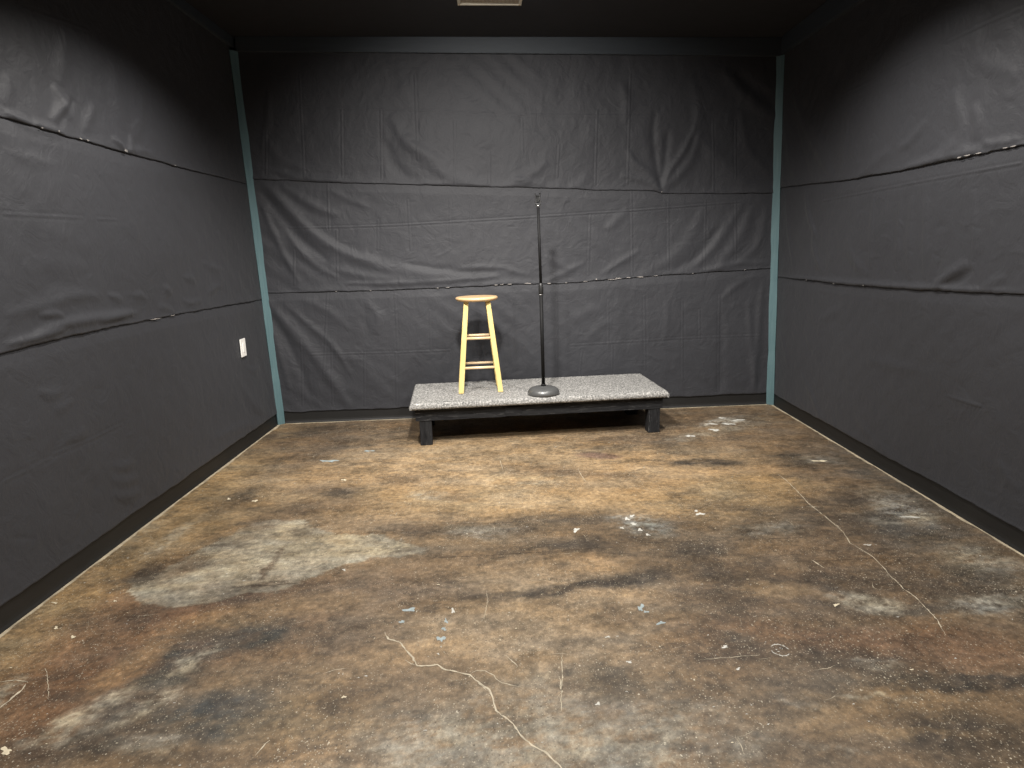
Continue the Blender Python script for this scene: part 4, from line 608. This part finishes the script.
# ------------------------------------------------------------------ carpeted riser
RZ = .322
pr = empty('stage_riser', (-.680, 4.600, 0), 'low black timber stage riser topped with grey speckled carpet', 'stage riser', rz=.073)
L_, D_ = 1.905, .752
def carpet():
    bm = bmesh.new(); nx, ny = 190, 86; th = .045; rad = .018
    prof = []
    # grid top with rounded rim dropping down
    def pt(i, j):
        x = L_*i/nx; y = D_*j/ny; return x, y
    vs = {}
    for i in range(nx+1):
        for j in range(ny+1):
            x, y = pt(i, j); e = min(x, L_-x, y, D_-y)
            z = RZ-(0 if e > rad else rad-math.sqrt(max(0, rad*rad-(rad-e)**2)))
            z += (random.random()-.5)*.0022
            vs[i, j] = bm.verts.new((x, y, z))
    for i in range(nx):
        for j in range(ny): bm.faces.new((vs[i, j], vs[i+1, j], vs[i+1, j+1], vs[i, j+1]))
    rim = [(i, 0) for i in range(nx)]+[(nx, j) for j in range(ny)]+[(i, ny) for i in range(nx, 0, -1)]+[(0, j) for j in range(ny, 0, -1)]
    prev = [vs[r] for r in rim]
    for dz, off in ((RZ-.030, .002), (RZ-th, .000), (RZ-th-.001, -.03)):
        cur = []
        for v0, (i, j) in zip(prev, rim):
            x, y = pt(i, j); nx_ = -1 if i == 0 else (1 if i == nx else 0); ny_ = -1 if j == 0 else (1 if j == ny else 0)
            cur.append(bm.verts.new((x+nx_*off, y+ny_*off, dz+(random.random()-.5)*.002)))
        for k in range(len(rim)):
            q = (k+1) % len(rim); bm.faces.new((prev[k], cur[k], cur[q], prev[q]))
        prev = cur
    bm.faces.new(prev)
    return bm_obj('carpet_top', bm, M['carpet'], pr, True)
carpet()
FZ0, FZ1 = .186, .2768
def rough_board(name, x0, x1, y0, y1, z0, z1, parent=pr, seed=1):
    bm = bmesh.new(); add_box(bm, x0, x1, y0, y1, z0, z1)
    bmesh.ops.subdivide_edges(bm, edges=[e for e in bm.edges if abs((e.verts[0].co-e.verts[1].co).length-max(x1-x0, y1-y0, z1-z0)) < 1e-4], cuts=40)
    rnd = random.Random(seed)
    for v in bm.verts: v.co += Vector((rnd.uniform(-1, 1), rnd.uniform(-1, 1), rnd.uniform(-1, 1)))*.0011
    return bm_obj(name, bm, M['board'], parent)
ins = .038; bt = .038
rough_board('frame_board', ins, L_-ins, ins, ins+bt, FZ0, FZ1, seed=1)
rough_board('frame_board', ins, L_-ins, D_-ins-bt, D_-ins, FZ0, FZ1, seed=2)
rough_board('frame_board', ins, ins+bt, ins+bt, D_-ins-bt, FZ0, FZ1, seed=3)
rough_board('frame_board', L_-ins-bt, L_-ins, ins+bt, D_-ins-bt, FZ0, FZ1, seed=4)
bm = bmesh.new(); add_box(bm, .690, .812, ins-.006, ins+.004, FZ0+.004, FZ1-.018, .002); o = bm_obj('patch_block', bm, M['board'], pr)
o['label'] = 'small black wooden patch on the front board'
for (lx, ly) in ((.062, .042), (L_-.055-.088, .042), (.062, D_-.15), (L_-.065-.088, D_-.15)):
    bm = bmesh.new(); add_box(bm, lx, lx+.088, ly, ly+.088, 0, .2765, .004); 
    o = bm_obj('leg', bm, M['post'], pr)
rot = Matrix.Rotation(.055, 4, 'Z')

# ------------------------------------------------------------------ wooden stool
def make_stool():
    t = empty('bar_stool', (-.183, 5.040, RZ+.0015), 'tall backless pale wooden stool with round seat on the riser', 'stool', rz=.06)
    H = .720; r = .161
    bm = bmesh.new()
    prof = [(0, H-.032), (r-.022, H-.032), (r-.010, H-.028), (r-.001, H-.018), (r, H-.012), (r-.004, H-.004), (r-.012, H-.0005), (r-.03, H-.001), (r*.5, H-.003), (0, H-.004)]
    lathe(bm, prof, 64); bm_obj('seat', bm, M['pine_seat'], t, True)
    hw = .0195
    legs = {}
    for sx in (-1, 1):
        for sy in (-1, 1):
            b = Vector((sx*.150, sy*.128, 0)); tp = Vector((sx*.081, sy*.072, H-.030))
            pass
            w0, w1 = hw, hw*.88
            q = [(-1, -1), (1, -1), (1, 1), (-1, 1)]
            bm = bmesh.new(); hexa(bm, [b+Vector((x*w0, y*w0, 0)) for x, y in q], [tp+Vector((x*w1, y*w1, 0)) for x, y in q], .0035)
            bm_obj('leg', bm, M['pine'], t); legs[sx, sy] = (b, tp)
    def at(k, z): b, tp = legs[k]; return b+(tp-b)*(z/(H-.030))
    for z in (.190, .412):
        for sy in (-1, 1):
            bm = bmesh.new(); tube(bm, at((-1, sy), z), at((1, sy), z), .0105, 16); bm_obj('rung', bm, M['pine_rung'], t, True)
    for z in (.262, .480):
        for sx in (-1, 1):
            bm = bmesh.new(); tube(bm, at((sx, -1), z), at((sx, 1), z), .0105, 16); bm_obj('rung', bm, M['pine_rung'], t, True)
    return t
make_stool()

# ------------------------------------------------------------------ microphone stand
def make_stand():
    t = empty('microphone_stand', (.294, 4.79, RZ), 'straight black microphone stand with round grey weighted base on the riser', 'microphone stand')
    bm = bmesh.new(); R = .124
    lathe(bm, [(0, .0), (R-.008, .0), (R, .008), (R+.0005, .018), (R-.006, .034), (R-.020, .048), (R-.042, .056), (.045, .059), (.026, .060), (.024, .064), (0, .064)], 64)
    bm_obj('base', bm, M['cast'], t, True)
    bm = bmesh.new(); lathe(bm, [(0, .06), (.019, .06), (.019, .074), (.015, .082), (0, .082)], 28); bm_obj('collar', bm, M['metal'], t, True)
    bm = bmesh.new(); tube(bm, (0, 0, .075), (-.003, 0, .78), .0135, 24); bm_obj('lower_tube', bm, M['metal'], t, True)
    bm = bmesh.new(); lathe(bm, [(0, .755), (.0125, .755), (.0155, .762), (.0160, .80), (.0150, .822), (.0125, .838), (.009, .842), (0, .842)], 28, Matrix.Translation((-.003, 0, 0)) @ Matrix.Diagonal((1.15, 1.15, 1, 1)))
    bm_obj('clutch', bm, M['plastic'], t, True)
    bm = bmesh.new(); lathe(bm, [(.0126, .753), (.0134, .753), (.0134, .757), (.0126, .757)], 28, Matrix.Translation((-.003, 0, 0)) @ Matrix.Diagonal((1.15, 1.15, 1, 1))); o = bm_obj('clutch_ring', bm, M['chrome'], t, True)
    bm = bmesh.new(); tube(bm, (-.003, 0, .84), (-.010, 0, 1.385), .0105, 20); bm_obj('upper_tube', bm, M['metal'], t, True)
    bm = bmesh.new(); tube(bm, (-.010, 0, 1.38), (-.010, 0, 1.408), .0075, 20); bm_obj('threaded_tip', bm, M['chrome'], t, True)
    # clip: yoke, pivot and open jaws
    cr = bpy.data.objects.new('microphone_clip', None)
    bm = bmesh.new()
    for s in (-1, 1): add_box(bm, s*.016-.0035-.010, s*.016+.0035-.010, -.008, .008, 1.388, 1.428, .0015)
    add_box(bm, -.0195-.010, .0195-.010, -.008, .008, 1.398, 1.408, .0015)
    yoke = bm_obj('clip_yoke', bm, M['plastic'], t)
    bm = bmesh.new(); tube(bm, (-.034, 0, 1.423), (.014, 0, 1.423), .0045, 14); bm_obj('pivot_screw', bm, M['metal'], yoke, True)
    bm = bmesh.new(); n = 18; A = []
    MM = Matrix.Translation((-.010, 0, 1.424)) @ Matrix.Rotation(math.radians(-28), 4, 'X')
    for zz in (0, .014, .028, .045, .062):
        r0 = .0125+zz*.09; ring = []
        for k in range(n+1):
            a = math.radians(40+ (320-80+20)*k/n)+math.radians(90-180)
            ring.append((r0*math.cos(a), r0*math.sin(a), zz, a))
        A.append(ring)
    outer = [[bm.verts.new(MM @ Vector((x*1.22, y*1.22, z))) for x, y, z, a in R_] for R_ in A]
    inner = [[bm.verts.new(MM @ Vector((x, y, z))) for x, y, z, a in R_] for R_ in A]
    m_ = len(A)
    for i in range(m_-1):
        for k in range(n):
            bm.faces.new((outer[i][k], outer[i][k+1], outer[i+1][k+1], outer[i+1][k])); bm.faces.new((inner[i][k+1], inner[i][k], inner[i+1][k], inner[i+1][k+1]))
        for k in (0, n): bm.faces.new((outer[i][k], outer[i+1][k], inner[i+1][k], inner[i][k]))
    for i in (0, m_-1):
        for k in range(n): bm.faces.new((outer[i][k], inner[i][k], inner[i][k+1], outer[i][k+1]))
    bm_obj('microphone_clip', bm, M['plastic'], t, True)
    bpy.data.objects.remove(cr)
    return t
make_stand().scale = (.95, .95, .972)

# ------------------------------------------------------------------ light
def spot(x, y, z, power, size=152, blend=.25, r=.045, col=(1, .94, .85), tx=0, ty=0):
    l = bpy.data.lights.new('lamp', 'SPOT'); l.energy = power; l.spot_size = math.radians(size); l.spot_blend = blend
    l.shadow_soft_size = r; l.color = col
    o = bpy.data.objects.new('lamp', l); o.location = (x, y, z); o.rotation_euler = (math.radians(tx), math.radians(ty), 0); C.objects.link(o)
    return o
def aim(o, x, y, z):
    o.rotation_euler = (Vector((x, y, z))-o.location).to_track_quat('-Z', 'Y').to_euler(); return o
WARM = (1, .95, .89)
aim(spot(-.15, 2.85, 2.86, 300, size=104, blend=1, r=.10, col=WARM), .10, 5.5, .45)
spot(-.95, 3.6, 2.86, 85, size=144, blend=.6, r=.035, col=WARM)
spot(1.15, 3.55, 2.86, 85, size=144, blend=.6, r=.035, col=WARM)
for lx, ly in ((-.95, 1.5), (1.15, 1.5), (.1, 2.3)):
    spot(lx, ly, 2.86, 72, size=154, blend=.3, col=WARM)
# added point light without a fixture, brightens the ceiling and vent like stray lamp light
l = bpy.data.lights.new('ceiling_fill', 'POINT'); l.energy = 1.6; l.shadow_soft_size = .06; l.color = (.85, .88, 1)
o = bpy.data.objects.new('ceiling_fill', l); o.location = (0, 4.1, 2.68); C.objects.link(o)

w = bpy.data.worlds.new('room'); bpy.context.scene.world = w; w.use_nodes = True
w.node_tree.nodes['Background'].inputs[0].default_value = (.012, .012, .014, 1)

# ------------------------------------------------------------------ camera
cam = bpy.data.cameras.new('camera'); cam.sensor_width = 36; cam.lens = 36*660/1024; cam.clip_start = .01
co = bpy.data.objects.new('camera', cam); C.objects.link(co)
p, y, r = .2013, .0128, -.0319
f = Vector((math.sin(y)*math.cos(p), math.cos(y)*math.cos(p), -math.sin(p)))
r0 = Vector((math.cos(y), -math.sin(y), 0)); u0 = r0.cross(f)
a = math.cos(r)*r0+math.sin(r)*u0; b = -math.sin(r)*r0+math.cos(r)*u0
co.matrix_world = Matrix(((a.x, b.x, -f.x, 0), (a.y, b.y, -f.y, 0), (a.z, b.z, -f.z, 1.3845), (0, 0, 0, 1)))
sc = bpy.context.scene; sc.camera = co
sc.view_settings.view_transform = 'Standard'; sc.view_settings.look = 'None'
sc.view_settings.exposure = 0.8; sc.view_settings.gamma = 1; sc.view_settings.use_curve_mapping = False
